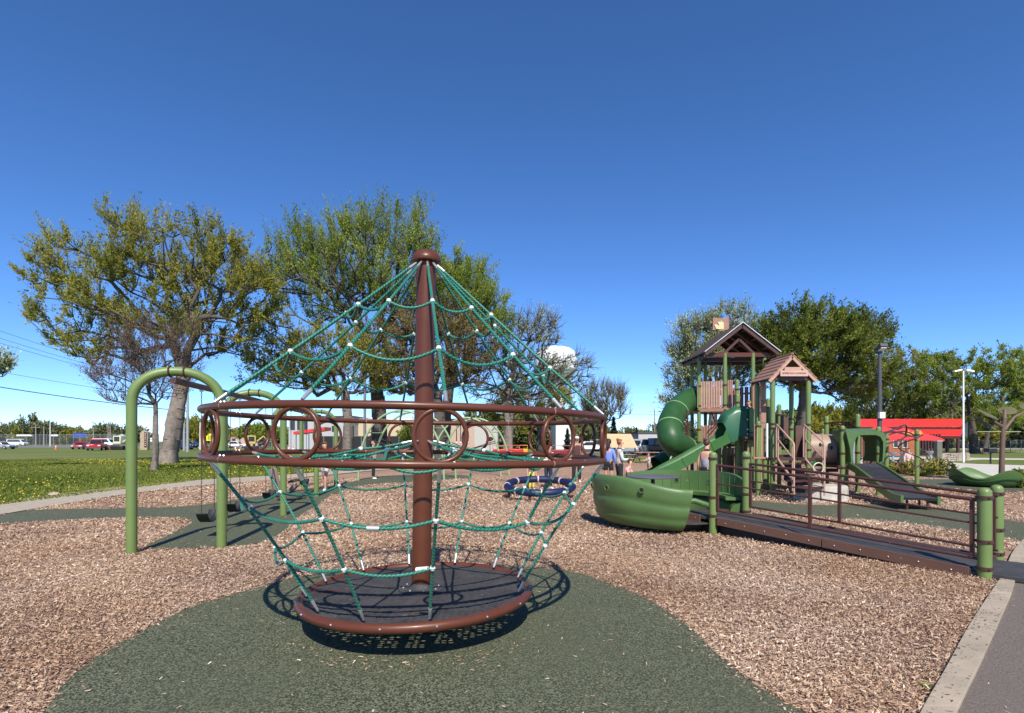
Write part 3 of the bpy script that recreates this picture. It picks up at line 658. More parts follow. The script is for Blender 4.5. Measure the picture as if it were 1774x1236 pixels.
for s0, s1 in segs:
    for t in (-.035, .975):
        mb = MB().beam(pd(s0, t, rampz(s0) - .045), pd(s1, t, rampz(s1) - .045), .028, .125); obj('side_panel', mb, mat('brown_steel_panel', (.13, .065, .045), .45, var=.1, speck=((.3, .2, .16), 14, .3)), ramp, smooth=False, bev=.003)
        if t < 0:
            n = max(2, int((s1 - s0) / .28))
            for k in range(n): s_ = s0 + (s1 - s0) * (k + .5) / n; link('bolt', bm, ramp, loc=pd(s_, t - .016, rampz(s_) - .05 + .015 * (k % 2)))
obj('under_frame', MB().beam(pd(-.7, .1, .1), pd(Ls - .4, .1, .03), .06, .12), BLACK, ramp); obj('under_frame', MB().beam(pd(-.7, .85, .1), pd(Ls - .4, .85, .03), .06, .12), BLACK, ramp)
obj('end_block', MB().box(pd(-.5, .05, .1), (.2, .2, .2), rot=(0, 0, math.atan2(rd.y, rd.x))), BROWND, ramp, bev=.01)
obj('transfer_plate', MB().box(pd(-.72, .5, .2), (.4, .7, .03), rot=(0, 0, math.atan2(rd.y, rd.x))), DECKM, ramp)
ent = MB().prism([a1 + rd * -.14 - rp2 * .03 + Vector((0, 0, .03)), a1 + rd * -.14 + rp2 * 1.0 + Vector((0, 0, .03)), a1 + rd * .9 + rp2 * 1.15 + Vector((0, 0, .03)), a1 + rd * .9 + rp2 * .08 + Vector((0, 0, .03))], (0, 0, .045))
obj('entry_plate', ent, DECKM, ramp, smooth=False)
for t in (0, Wd):
    pr = lambda s, z, t=t: pd(s, t - (.17 * s / Ls if t else 0), z)
    zt0, zt1 = 1.16, .88
    zr = lambda s, f: (.50 - .0 * s + 0) * 0 + (rampz(s) + .12) + f * ((zt0 + (zt1 - zt0) * s / Ls) - (rampz(s) + .12))
    for f, r_ in ((1, .021), (.60, .0125), (.30, .0125), (0, .016)):
        if f == .30: continue
        obj('rail', MB().tube([pr(.05, zr(.05, f)), pr(Ls - .07, zr(Ls - .07, f))], r_, 10), BROWND, ramp)
    for s_ in (.08, 1.55, Ls - .11): obj('rail_upright', MB().beam(pr(s_, zr(s_, 0)), pr(s_, zr(s_, 1)), .04, .04, up=rd), BROWND, ramp)
# ================================================================== PLAY TOWER
tw = thing('play_tower', 'tall wooden look play tower with gabled roofs, green posts, slides, stairs and tan tunnel', 'playground tower', (7.5, 17, 0))
W = dict(parent=tw, world=True)
def tobj(name, mb, m, **k): return obj(name, mb, m, tw, True, **k)
TB = Vector((7.5, 17, 0))
def tpost(X, Y, h, cols=(), r=.066, dome=True):
    mb = MB().lathe([(r, -.3), (r, h - r * .95), (r * .96, h - r * .6), (r * .8, h - r * .3), (r * .5, h - r * .08), (0, h)] if dome else [(r, -.3), (r, h)], c=(X, Y, 0), seg=20)
    o = tobj('post', mb, GREEN)
    for z in cols:
        c = MB().lathe([(r + .001, z - .025), (r + .014, z - .025), (r + .014, z + .025), (r + .001, z + .025)], c=(X, Y, 0), seg=16); c.ball((X - .03, Y - r - .012, z), .016, 6)
        tobj('collar', c, BROWND)
def ppost(px, Y, z, cols=(), **k): tpost((px - 887) / FL * Y, Y, z, cols, **k)
HX = [(1211, 19.4), (1256, 19.0), (1304.5, 19.0), (1324, 20.1), (1264, 21.1), (1222, 21.1), (1199, 20.8)]
hexp = [Vector(((x - 887) / FL * y, y, 0)) for x, y in HX]
for i, (x, y) in enumerate(HX): ppost(x, y, 4.62 if i not in (0, 6) else 4.5, (2.62, 2.8, 3.5, 1.5, 1.95), dome=False)
tobj('platform', MB().prism([p + Vector((0, 0, 2.62)) for p in hexp], (0, 0, .08)), BROWND, smooth=False)
tobj('platform', MB().prism([p + Vector((0, 0, 1.35)) for p in hexp], (0, 0, .08)), BROWND, smooth=False)
fas = MB()
for z in (2.62,):
    for i in range(7): fas.beam(hexp[i] + Vector((0, -.06, z + .02)), hexp[(i + 1) % 7] + Vector((0, -.06, z + .02)), .03, .12)
tobj('platform_edge', fas, WOODP, smooth=False)
def slats(p, q, z0, z1, n, m=WOODP, gap=.25, jag=0, rails=True):
    p, q = Vector(p), Vector(q); d = q - p; w = d.length / n; u = d.normalized()
    mb0 = MB().beam((-w * (1 - gap) / 2, 0, (z0 + z1) / 2), (w * (1 - gap) / 2, 0, (z0 + z1) / 2), .028, z1 - z0, up=(0, 0, 1)).mesh('slat', m, False)
    for i in range(n):
        c = p + d * ((i + .5) / n); o = link('slat', mb0, tw, True, Vector((c.x, c.y, (jag * (i % 3) if jag else 0)))); o.rotation_euler = (0, 0, math.atan2(d.y, d.x))
    if rails:
        for z in (z0 + .05, z1 - .25): tobj('slat_rail', MB().beam(p + Vector((0, .03, z)), q + Vector((0, .03, z)), .03, .07), WOODP, smooth=False)
f = Vector((0, -.02, 0))
slats(hexp[0].lerp(hexp[1], .06), hexp[0].lerp(hexp[1], .93), 2.72, 3.66, 9, WOODL)
slats(hexp[6] + f, hexp[0] + f - Vector((.08, .1, 0)), 2.72, 3.55, 4)
slats(hexp[1].lerp(hexp[2], .08), hexp[1].lerp(hexp[2], .28), 2.72, 3.68, 3)
slats(hexp[5], hexp[4], 2.72, 3.6, 8); slats(hexp[3], hexp[4], 2.72, 3.6, 7); slats(hexp[6], hexp[5], 2.72, 3.6, 4)
slats(hexp[0].lerp(hexp[1], .06), hexp[0].lerp(hexp[1], .9), 1.4, 2.1, 8, WOODP); slats(hexp[1], hexp[2], .2, 1.3, 9); slats(hexp[0], hexp[1], .35, 1.25, 8)
slats(hexp[3], hexp[2], 1.4, 2.6, 6)
# ---- big gabled metal roof
x0, x1, xm, y0, y1, ze, zr_ = 6.64, 9.27, 7.955, 18.7, 21.35, 4.59, 5.61
ROOFM = mat('dark_bronze_metal_roof', (.035, .028, .025), .45, metal=.2, var=.12)
for xa in (x0, x1):
    tobj('roof_sheet', MB().prism([(xa, y0, ze), (xm, y0, zr_), (xm, y0, zr_ + .03), (xa, y0, ze + .03)], (0, y1 - y0, 0)), ROOFM, smooth=False)
    sm = MB()
    for k in range(1, 9):
        y = y0 + (y1 - y0) * k / 9; sm.beam((xa, y, ze + .045), (xm, y, zr_ + .045), .02, .03)
    tobj('roof_seam', sm, ROOFM, smooth=False)
    for k in range(5):
        y = y0 + .06 + (y1 - y0 - .12) * k / 4; ins = .04 if xa < xm else -.04; tobj('rafter', MB().beam((xa + ins, y, ze - .05), (xm, y, zr_ - .09), .07, .11), BROWND, smooth=False)
    for t in (.25, .55, .85): tobj('purlin', MB().beam((xa + (xm - xa) * t, y0 + .03, ze + (zr_ - ze) * t - .03), (xa + (xm - xa) * t, y1 - .03, ze + (zr_ - ze) * t - .03), .06, .03), mat('tan_soffit_strip', (.2, .15, .12), .6), smooth=False)
for xa in (x0, x1): tobj('rake_trim', MB().beam((xa, y0 - .01, ze + .03), (xm, y0 - .01, zr_ + .03), .03, .02), ALU, smooth=False)
for y in (19.0, 20.1, 21.1): tobj('tie_beam', MB().beam((x0 + .12, y, ze - .03), (x1 - .15, y, ze - .03), .09, .14), BROWN if y == 19 else BROWND, smooth=False)
for x in (hexp[0].x, hexp[3].x): tobj('eave_beam', MB().beam((x, 19.05, ze - .12), (x, 21.1, ze - .12), .07, .1), BROWND, smooth=False)
tobj('king_brace', MB().beam((xm - .55, 19.03, ze), (xm, 19.03, zr_ - .5), .06, .08).beam((xm + .55, 19.03, ze), (xm, 19.03, zr_ - .5), .06, .08), BROWND, smooth=False)
# ---- flag plate on a mast behind the ridge
fx, fy, fz = P(1249, 562, 21.2); tobj('mast', MB().cyl((fx + .32, fy, 4.5), (fx + .32, fy, fz + .25), .02), BROWND)
fl = MB(); n = 10
pts = [Vector((fx - .32 + .64 * k / n, fy - .012 + .02 * math.sin(k / n * PI * 2), 0)) for k in range(n + 1)]
for k in range(n): fl.prism([(pts[k].x, pts[k].y, fz - .24 + .02 * math.sin(k * .9)), (pts[k + 1].x, pts[k + 1].y, fz - .24 + .02 * math.sin((k + 1) * .9)), (pts[k + 1].x, pts[k + 1].y, fz + .24 + .02 * math.sin((k + 1) * .9)), (pts[k].x, pts[k].y, fz + .24 + .02 * math.sin(k * .9))], (0, .02, 0))
fp = tobj('flag_plate', fl, WOODP, smooth=False)
em = MB(); E_ = [(-.26, -.04), (-.2, -.18), (-.1, -.2), (-.02, -.2), (.1, -.19), (.12, -.12), (.2, -.1), (.16, -.04), (.1, .02), (.12, .06), (.04, .08), (0, .16), (-.03, .07), (-.09, .1), (-.14, .06), (-.1, .0), (-.08, -.08), (-.14, -.02), (-.2, 0)]
em.prism([(fx + a, fy - .028, fz + b) for a, b in E_], (0, .008, 0)); tobj('emblem', em, mat('gold_emblem', (.62, .5, .27), .5, var=.2, vs=20), smooth=False)
# ---- small shingled roof with sign board
sx0, sx1, sxm, sy0, sy1, sze, szr = 7.13, 8.44, 7.76, 15.0, 16.25, 3.22, 3.91
for side, xa in ((-1, sx0), (1, sx1)):
    n = 6
    for k in range(n):
        t0, t1 = k / n, (k + 1.25) / n; t1 = min(t1, 1.02)
        pa = Vector((xa + (sxm - xa) * t0, 0, sze + (szr - sze) * t0 + .045)); pb = Vector((xa + (sxm - xa) * t1, 0, sze + (szr - sze) * t1 + .012))
        tobj('shingle_board', MB().prism([(pa.x, sy0, pa.z), (pb.x, sy0, pb.z), (pb.x, sy0, pb.z + .03), (pa.x, sy0, pa.z + .03)], (0, sy1 - sy0, 0)), WOODP, smooth=False)
    for y in (sy0 + .03, sy1 - .06): tobj('rake_board', MB().beam((xa, y, sze - .03), (sxm, y, szr - .03), .035, .09), WOODL, smooth=False)
    tobj('roof_underlay', MB().prism([(xa, sy0 + .07, sze), (sxm, sy0 + .07, szr), (sxm, sy0 + .07, szr + .012), (xa, sy0 + .07, sze + .012)], (0, sy1 - sy0 - .16, 0)), BROWND, smooth=False)
tobj('ridge_cap', MB().cyl((sxm, sy0, szr + .05), (sxm, sy1, szr + .05), .035, seg=8), WOODP)
tobj('gable_board', MB().box((sxm, sy0 + .0, 3.54), (.46, .04, .09)), WOODL, smooth=False); tobj('gable_board', MB().box((sxm + .02, sy0 - .03, 3.41), (.76, .035, .16)), mat('sign_plank', (.5, .32, .25), .6, var=.08), smooth=False)
tobj('gable_infill', MB().box((sxm, sy0 + .1, 3.3), (1.1, .02, .14)), BROWND, smooth=False)
def text(s, size, loc, rot, m, parent, ext=.004, name='lettering', world=True):
    c = bpy.data.curves.new(name, 'FONT'); c.body = s; c.size = size; c.extrude = ext; c.align_x = 'CENTER'; c.align_y = 'CENTER'; tmp = bpy.data.objects.new(name, c); COL.objects.link(tmp)
    dg = bpy.context.evaluated_depsgraph_get(); dg.update(); me = bpy.data.meshes.new_from_object(tmp.evaluated_get(dg)); bpy.data.objects.remove(tmp); me.materials.clear(); me.materials.append(m)
    me.transform(Matrix.Translation(loc) @ Euler(rot).to_matrix().to_4x4()); return link(name, me, parent, world)
text('EMPIRE PLAY COMPANY', .061, (sxm + .02, sy0 - .052, 3.41), (PI / 2, 0, 0), mat('engraved_brown', (.17, .07, .05), .7), tw)
# ---- lower towers and their posts
ppost(1338.5, 15.15, 3.26, (2.02, 1.9, 1.05)); ppost(1400.5, 15.15, 3.26, (2.0, 1.05, 1.3)); ppost(1312, 16.1, 3.26, (2.0, 1.1)); ppost(1371, 16.2, 3.26, (2.2, 1.9, 1.1))
ppost(1278, 17.0, 3.02, (2.75, 1.75)); ppost(1277, 18.5, 3.64, (3.3,)); ppost(1302, 16.6, 2.55, (1.8, .75, 1.6)); ppost(1314, 15.0, 2.1, (1.95,)); ppost(1331, 17.2, 2.9, (2.6,))
ppost(1285, 17.2, 1.65, (.8,)); ppost(1325, 17, 1.2); ppost(1334, 17.6, 1.2); ppost(1350, 17.8, 2.75, (2.4, 1.4)); ppost(1246, 18.2, 1.4)
ppost(1432, 17.0, 2.32, (2.1, 1.0)); ppost(1426, 18.0, 1.95, (1.6,)); ppost(1459.5, 15.2, 1.98, (1.85, 1.2, .8)); ppost(1522, 15.2, 1.95, (1.8, 1.2, .85)); ppost(1486, 16.2, 2.35, (1.95, 1.2)); ppost(1466, 16.6, 1.9)
ppost(1535.5, 17.5, 1.85, (1.6, 1.2)); ppost(1588.5, 18.1, 1.93, (1.75,))
def plate(xa, xb, ya, yb, z, t=.07, name='platform'): tobj(name, MB().box(((xa + xb) / 2, (ya + yb) / 2, z - t / 2), (xb - xa, yb - ya, t)), BROWND, smooth=False)
plate(7.0, 8.2, 16.3, 19.0, 1.68); plate(7.2, 8.4, 15.05, 16.25, 1.07); plate(9.1, 10.35, 15.15, 16.35, .86); plate(8.4, 9.3, 17, 18, 1.1)
def panel(px0, px1, py0, py1, Y, m=WOODP, name='panel', t=.035, bev=.01):
    a, b = P(px0, py0, Y), P(px1, py1, Y); tobj(name, MB().box(((a.x + b.x) / 2, Y, (a.z + b.z) / 2), (abs(b.x - a.x), t, abs(a.z - b.z))), m, smooth=False, bev=bev)
DP = mat('dark_plank', (.10, .05, .036), .6, var=.15)  # plank colour darkened to carry the shade inside and under the tower
for i in range(3): panel(1303.5 + i * 3.2, 1306.3 + i * 3.2, 659, 712, 17.6, WOODP, 'slat')
for i in range(2): panel(1317 + i * 5.2, 1321.6 + i * 5.2, 661, 694, 15.9, WOODL, 'slat')
panel(1318, 1327, 694, 733, 15.9, WOODP); panel(1306, 1325, 736, 795, 15.05, WOODP)
pb = P(1315, 766, 14.98); gb = MB(); gb.tube([pb + Vector((-.06, 0, -.4)), pb + Vector((-.06, -.03, .38)), pb + Vector((0, -.03, .43)), pb + Vector((.05, -.03, .38)), pb + Vector((.05, 0, -.4))], .017, 8); tobj('grab_bar', gb, mat('olive_bar', (.3, .3, .1), .4))
panel(1305, 1330, 792, 796, 14.95, WOODP, 'sill'); panel(1327.5, 1330.5, 734, 793, 14.9, WHITE, 'edge_trim')
for x, ya, yb, Y in ((1226, 785, 842, 18.8), (1233, 785, 842, 18.8), (1240, 770, 842, 18.8), (1262, 790, 850, 17.4), (1268, 790, 850, 17.4), (1292, 765, 850, 17), (1355, 720, 760, 16.6), (1345, 720, 790, 16.6)): panel(x - 3, x + 2.6, ya, yb, Y, DP, 'slat')
panel(1352, 1366, 724, 760, 17.5, DP); panel(1378, 1394, 738, 796, 16.4, DP); panel(1450, 1457.5, 748, 813, 15.6, DP); panel(1404, 1452, 812, 818, 16.0, BLACK, 'platform_edge')
for i in range(4): panel(1495 + i * 6.4, 1500.7 + i * 6.4, 756, 806, 16.3, DP, 'slat')
panel(1476, 1490, 756, 806, 16.5, GREY, 'bubble_panel')
br = MB()
for a, b in ((P(1256, 712, 19.2), P(1236, 738, 19.2)), (P(1236, 738, 19.2), P(1226, 748, 19.2)), (P(1264, 716, 19), P(1232, 744, 19)), (P(1176, 716, 19.6), P(1202, 745, 19.4)), (P(1176, 716, 19.6), P(1190, 745, 19.4)), (P(1232, 712, 19.3), P(1243, 745, 19.3))): br.tube([a, b], .02, 6)
tobj('climbing_bars', br, BROWND)
mb = MB()
for px in (1176.5, 1191): mb.cyl(P(px, 712, 19.0), Vector((P(px, 0, 19).x, 19, 0)), .035, seg=8)
tobj('slide_support', mb, BROWND)
# ---- spiral tube slide
tp = crom([P(1216, 686, 20.2), P(1196, 694, 19.9), P(1174, 710, 19.4), P(1161, 736, 18.8), P(1164, 763, 18.4), P(1183, 776, 18.9), P(1192, 783, 19.8), P(1180, 790, 20.5), P(1160, 799, 20.6), P(1140, 810, 20.5)], 7, False)
nT = len(tp); ts = MB().tube(tp, .43, 28, cap=False); 0
o = tobj('tube_slide', ts, SLIDEG)
for k in (6, 15, 22, 36, 48, 57):
    if k < nT - 1: d = (tp[k + 1] - tp[k]).normalized(); tobj('tube_flange', MB().tube([tp[k] - d * .025, tp[k] + d * .025], .448, 28), mat('pale_green_flange', (.16, .30, .13), .4))
d = (tp[-1] - tp[-2]).normalized()
ex = [tp[-1], tp[-1] + d * .2, tp[-1] + d * .42 + Vector((0, 0, .03))]
tobj('slide_exit', MB().sweep(ex, [[(.43 * math.cos(t), .43 * math.sin(t)) for t in [PI + PI * k / 12 for k in range(13)]]] * 3), SLIDEG)
tobj('slide_leg', MB().cyl(Vector((tp[-4].x, tp[-4].y, 0)), tp[-4], .04), BROWND)
# ---- open green slide with hood
U = lambda w, h, t=.03: [(-w - t, h + .01), (-w - t, -.09), (w + t, -.09), (w + t, h + .01), (w, h), (w * .96, .1), (w * .6, -.045), (0, -.07), (-w * .6, -.045), (-w * .96, .1), (-w, h)]
sp = crom([P(1282, 757, 17), P(1262, 760, 17), P(1240, 770, 16.95), P(1210, 787, 16.9), P(1180, 804, 16.85), P(1150, 819, 16.8), P(1134, 827, 16.8), P(1116, 829, 16.75)], 5, False)
n = len(sp); prof = [U(.27, max(.2, .88 - i * .085)) if i < 9 else U(.27, .2) for i in range(n)]
tobj('slide_chute', MB().sweep(sp, prof, closed_prof=True), CHUTEG, ang=50)
for k in (12, 20, 27): t_ = (sp[k + 1] - sp[k]).normalized(); tobj('chute_flange', MB().sweep([sp[k] - t_ * .02, sp[k] + t_ * .02], [[(a * 1.06, b - .015 if b < 0 else b + .012) for a, b in prof[k]]] * 2, closed_prof=True), CHUTEG)
hd = MB(); hp = [P(1293, 757, 17), P(1284, 757, 17), P(1275, 757, 17), P(1266, 759, 17), P(1259, 762, 17)]; hh = [.96, .96, .93, .82, .6]
hd.sweep(hp, [[(-.32, -.1), (-.32, h * .8), (-.26, h * .95), (-.12, h), (.12, h), (.26, h * .95), (.32, h * .8), (.32, -.1), (.29, -.1), (.29, h * .78), (.23, h * .92), (.1, h - .03), (-.1, h - .03), (-.23, h * .92), (-.29, h * .78), (-.29, -.1)] for h in hh], closed_prof=True)
tobj('slide_hood', hd, mat('deep_green_plastic', (.022, .10, .045), .35, var=.1), ang=50)
mb = MB()
for z in (2.55, 2.2, 1.9, 1.75): mb.ball((P(1293, 0, 16.7).x, 16.62, z), .028, 8)
tobj('hood_bolt', mb, ALU)
# ---- stairs with handrails down to the log step
sb = Vector((-.36, -1.6, 0))
for k in range(5):
    t = (k + .5) / 5; c = Vector((7.68, 15.0, 1.0)) + Vector((sb.x * t, sb.y * t, -.68 * t)); tobj('stair_tread', MB().box(c, (.74, .34, .04), rot=(0, 0, .2)), BROWND, smooth=False); tobj('stair_riser', MB().box(c + Vector((.02, .15, -.08)), (.74, .02, .14), rot=(0, 0, .2)), BLACK, smooth=False)
RAILM = mat('pale_brown_rail', (.42, .25, .19), .45, var=.1)
for X0 in (7.31, 8.06):
    mb = MB(); T0, B0 = Vector((X0, 15.0, 0)), Vector((X0 + sb.x, 13.4, 0)); z = lambda v, h: v + Vector((0, 0, h))
    mb.tube([z(T0, 1.1), z(T0, 1.98), z(T0 + sb * .03, 2.0), z(B0, 1.5), z(B0 + sb * .03, 1.44), z(B0 + sb * .03, .2)], .021, 10)
    mb.tube([z(T0 + sb * .05, 1.62), z(B0, 1.1)], .017, 8); mb.tube([z(T0 + sb * .05, 1.08), z(B0, .55)], .03, 8)
    mb.tube([z(B0 - sb * .05, 1.46), z(B0 - sb * .05, .3)], .018, 8); mb.tube([z(T0 + sb * .12, 1.9), z(T0 + sb * .12, 1.05)], .018, 8)
    tobj('handrail', mb, RAILM)
rc = P(1418, 811, 13.2); tobj('steering_ring', MB().tube([rc + Vector((.125 * math.cos(t), 0, .125 * math.sin(t))) for t in [2 * PI * k / 24 for k in range(24)]], .014, 8, closed=True), mat('pale_green_ring', (.45, .5, .3), .4))
bb = P(1404, 803, 15.2); tobj('bubble_dome', MB().ball(bb, .15, 14), SLIDEG)
# ---- tan crawl tunnel
ta, tb = P(1392, 777, 16.3), P(1451, 780, 16.0); tobj('tunnel', MB().tube([ta.lerp(tb, k / 6) for k in range(7)], .45, 28, cap=False), TAN)
for t in (.02, .5, .97): c = ta.lerp(tb, t); d = (tb - ta).normalized(); tobj('tunnel_flange', MB().tube([c - d * .02, c + d * .02], .468, 28), TAN)
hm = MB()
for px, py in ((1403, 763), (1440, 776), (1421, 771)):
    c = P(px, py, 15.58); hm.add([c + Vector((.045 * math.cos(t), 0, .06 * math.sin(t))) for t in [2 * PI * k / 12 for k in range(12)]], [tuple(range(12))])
tobj('tunnel_hole', hm, MATS['deep_hole'])  # no openings cut: inner shade is the colour of these flat discs
# ---- arched canopy and roller slide
cc = MB(); outr = [(-.40, -.02), (-.43, .35), (-.53, .86), (-.50, .92), (.38, .93), (.47, .82), (.52, .6), (.50, .3), (.46, 0)]; inn_ = [(.42, 0), (.44, .3), (.44, .55), (.37, .69), (.25, .74), (-.14, .74), (-.26, .68), (-.33, .5), (-.36, .3), (-.36, -.02)]
arch = outr + inn_; cp = [Vector((9.8, 15.75, .97)), Vector((9.8, 15.3, .97)), Vector((9.8, 15.0, .97))]
cc.sweep(cp, [[(a * s_, b if s_ < 1.02 or b < .78 else .78 + (b - .78) * .25) for a, b in arch] for s_ in (.98, 1.0, 1.05)], side=[(1, 0, 0)] * 3, closed_prof=True); tobj('slide_canopy', cc, PLASTIC, ang=50)
rs = [Vector((9.75, 15.05, .88)), Vector((9.65, 14.6, .80)), Vector((9.3, 13.2, .46)), Vector((9.16, 12.6, .31)), Vector((9.08, 12.3, .27)), Vector((9.0, 11.95, .26))]; sdv = (.972, -.234, 0)
tobj('roller_bed', MB().sweep(rs, [[(-.33, -.02), (.33, -.02), (.33, .02), (-.33, .02)]] * 6, side=[sdv] * 6, closed_prof=True), mat('grey_roller_bed', (.022, .022, .025), .5), smooth=False)
rm = MB()
rr_ = crom(rs, 14, False)
for v in rr_[::1]: rm.tube([v + Vector(sdv) * -.32 + Vector((0, 0, .022)), v + Vector(sdv) * .32 + Vector((0, 0, .022))], .018, 5)
ro = tobj('rollers', rm, mat('dark_roller', (.03, .03, .036), .4)); ro['kind'] = 'stuff'
for s_ in (-1, 1):
    tobj('slide_rail', MB().sweep([v + Vector(sdv) * .355 * s_ for v in rs], [[(-.028, -.12), (.028, -.12), (.03, .07), (0, .09), (-.03, .07)]] * 6, side=[sdv] * 6, closed_prof=True), PLASTIC, ang=50)
for v in (rs[4], rs[5]): tobj('slide_leg', MB().cyl(Vector((v.x, v.y + .1, 0)) + Vector(sdv) * -.2, v + Vector((0, .1, 0)) + Vector(sdv) * -.2, .025).cyl(Vector((v.x, v.y + .1, 0)) + Vector(sdv) * .2, v + Vector((0, .1, 0)) + Vector(sdv) * .2, .025), BROWND)
# ---- corkscrew climber and overhead bars
ax = P(1578, 0, 17.6); hx_ = [Vector((ax.x + .33 * math.cos(t), 17.6 + .33 * math.sin(t), 1.75 - 1.75 * k / 60)) for k, t in [(k, -1.0 - k / 60 * 2 * PI * 1.9) for k in range(61)]]
tobj('corkscrew_bar', MB().tube(hx_, .022, 8), BROWND)
ob = MB(); Q = [P(1524, 752, 15.4), P(1545, 746, 16), P(1569, 737, 16.8), P(1569, 756, 17)]; ob.tube(crom(Q, 4, False), .028, 8)
ob.tube(crom([P(1520, 768, 15.3), P(1532, 752, 16), P(1552, 749, 16.6), P(1584, 757, 17.9)], 5, False), .026, 8); ob.tube(crom([P(1524, 772, 15.4), P(1556, 764, 16.6), P(1572, 756, 17.3), P(1588, 758, 18)], 5, False), .024, 8)
ob.tube([P(1432, 733, 17), P(1486, 730, 16.2)], .025, 8); ob.tube([P(1440, 733, 17), P(1486, 742, 16.2), P(1522, 750, 15.2)], .02, 8); ob.tube(crom([P(1536, 755, 17.5), P(1560, 748, 17.6), P(1580, 752, 17.8), P(1588, 764, 18)], 5, False), .024, 8)
tobj('overhead_bars', ob, BROWND)
# ---- concrete log step
rl = random.Random(8); lg = MB(); S = 40
for z, s_ in ((0, 1.04), (.12, 1.01), (.28, 1), (.38, .985), (.415, .94)):
    for k in range(S):
        a = 2 * PI * k / S; rj = (1 + .035 * math.sin(k * 2.9) + .02 * math.sin(k * 5.3 + 1)) * s_; lg.v.append((.62 * rj * math.cos(a), .5 * rj * math.sin(a), z))
for i in range(4):
    for k in range(S): k2 = (k + 1) % S; lg.f.append((i * S + k, i * S + k2, (i + 1) * S + k2, (i + 1) * S + k))
lg.f.append(tuple(4 * S + k for k in range(S)))
o = obj('log_step', lg, mat('concrete_log', (.30, .27, .22), .85, col2=(.55, .52, .46), vs=6, bump=.5, bs=14)); o.location = G(1422, 868.5); tag(o, 'pale grey concrete tree stump step at the foot of the tower stairs', 'stump step')

# ================================================================== BLUE RING, GREEN WAVE DISH, ARCH CLIMBERS, SHADE TREE
br_ = thing('blue_ring_spinner', 'low dark blue padded ring with white bands standing on short legs', 'spinner', P(935, 0, 14.6).to_2d().to_3d())
T8 = Matrix.Rotation(R(7.5), 3, 'X'); BL = mat('navy_padding', (.007, .012, .062), .45, var=.15)
for k in range(8):
    a = [R(k * 45 + 1 + 43 * j / 8) for j in range(9)]; mb = MB().tube([T8 @ Vector((.88 * math.cos(t), .88 * math.sin(t), 0)) + Vector((0, 0, .34)) for t in a], [.082] + [.098] * 7 + [.082], 14); obj('ring_pad', mb, BL, br_)
    t = R(k * 45); obj('ring_band', MB().tube([T8 @ Vector((.88 * math.cos(t + e), .88 * math.sin(t + e), 0)) + Vector((0, 0, .34)) for e in (-.02, .02)], .1, 14), mat('cream_band', (.55, .45, .4), .6), br_)
for a in (30, 110, 200, 250, 320): v = T8 @ Vector((.88 * math.cos(R(a)), .88 * math.sin(R(a)), 0)) + Vector((0, 0, .34)); obj('leg', MB().cyl((v.x, v.y, -.1), v, .035), BROWND, br_)
wd = thing('wave_dish_spinner', 'green plastic dish with wavy rim on the rubber at the right edge', 'spinner', (G(1711, 843).x, G(1711, 843).y, 0))
mb = MB(); S = 72; rows = [(.35, .02, 0), (.75, .03, 0), (.9, .12, .1), (.99, .28, .6), (1.04, .42, 1), (1.045, .45, 1), (1.0, .44, 1), (.93, .26, .6), (.8, .12, .1), (.4, .1, 0), (0, .1, 0)]
for r, z, a in rows:
    for k in range(S): t = 2 * PI * k / S; mb.v.append((r * math.cos(t), r * math.sin(t), z + a * (.15 * math.cos(4 * t + .6))))
for i in range(len(rows) - 1):
    for k in range(S): k2 = (k + 1) % S; mb.f.append((i * S + k, i * S + k2, (i + 1) * S + k2, (i + 1) * S + k))
obj('dish', mb, PLASTIC, wd, ang=70)
mb = MB(); mb.tube([(1.0 * math.cos(t) * (1.02), 1.0 * math.sin(t) * 1.02, .27 + .07 * math.cos(4 * t + .6)) for t in [2 * PI * k / 72 for k in range(72)]], .014, 6, closed=True); obj('moulded_groove', mb, mat('dark_green_groove', (.03, .09, .03), .5), wd)
PG = mat('pale_green_coat', (.26, .36, .18), .4, var=.08)
def climber(pxs, Y, apex, label):
    t = thing('arch_climber', label, 'climbing frame', P((pxs[0] + pxs[1]) / 2, 0, Y).to_2d().to_3d(), group='pale green arch climbers')
    A, B = P(pxs[0], 0, Y), P(pxs[1], 0, Y); hw = (B.x - A.x) / 2; lads = []
    for j, (dy, dx) in enumerate(((-.5, 0), (.5, .35))):
        pth = [Vector((dx - hw * math.cos(a), dy * (1 - .0 * j), apex * max(0, math.sin(a)) ** .8 - (.1 if a in (0,) else 0))) for a in [PI * k / 28 for k in range(29)]]; obj('arch', MB().tube(pth, .042, 10), PG, t); lads.append(pth)
    for k in range(3, 26, 3):
        obj('rung', MB().tube([lads[0][k], lads[1][k]], .018, 6), PG, t)
    for s_ in (0, 1): obj('brace', MB().tube([lads[s_][5], Vector((0, lads[s_][0].y, apex * .45)), lads[s_][23]], .02, 6), BROWND, t)
climber((627, 772), 21.5, 2.72, 'pale green double arch climber seen left of the brown centre pole')
climber((752, 868), 24, 2.55, 'pale green double arch climber seen right of the brown centre pole')
st = thing('shade_tree', 'brown steel tree sculpture with flat round leaf canopies at the right edge', 'sculpture', (P(1735, 0, 21).x, 21, 0)); OL = mat('olive_leaf_panel', (.10, .09, .035), .6, var=.2); BK = mat('bark_brown_steel', (.13, .075, .055), .6, var=.15)
z0_ = P(0, 745, 21).z; obj('trunk', MB().tube([(0, 0, 0), (.02, 0, 1), (.06, 0, z0_), (.12, 0, z0_ + .45)], [.1, .085, .085, .07], 12), BK, st)
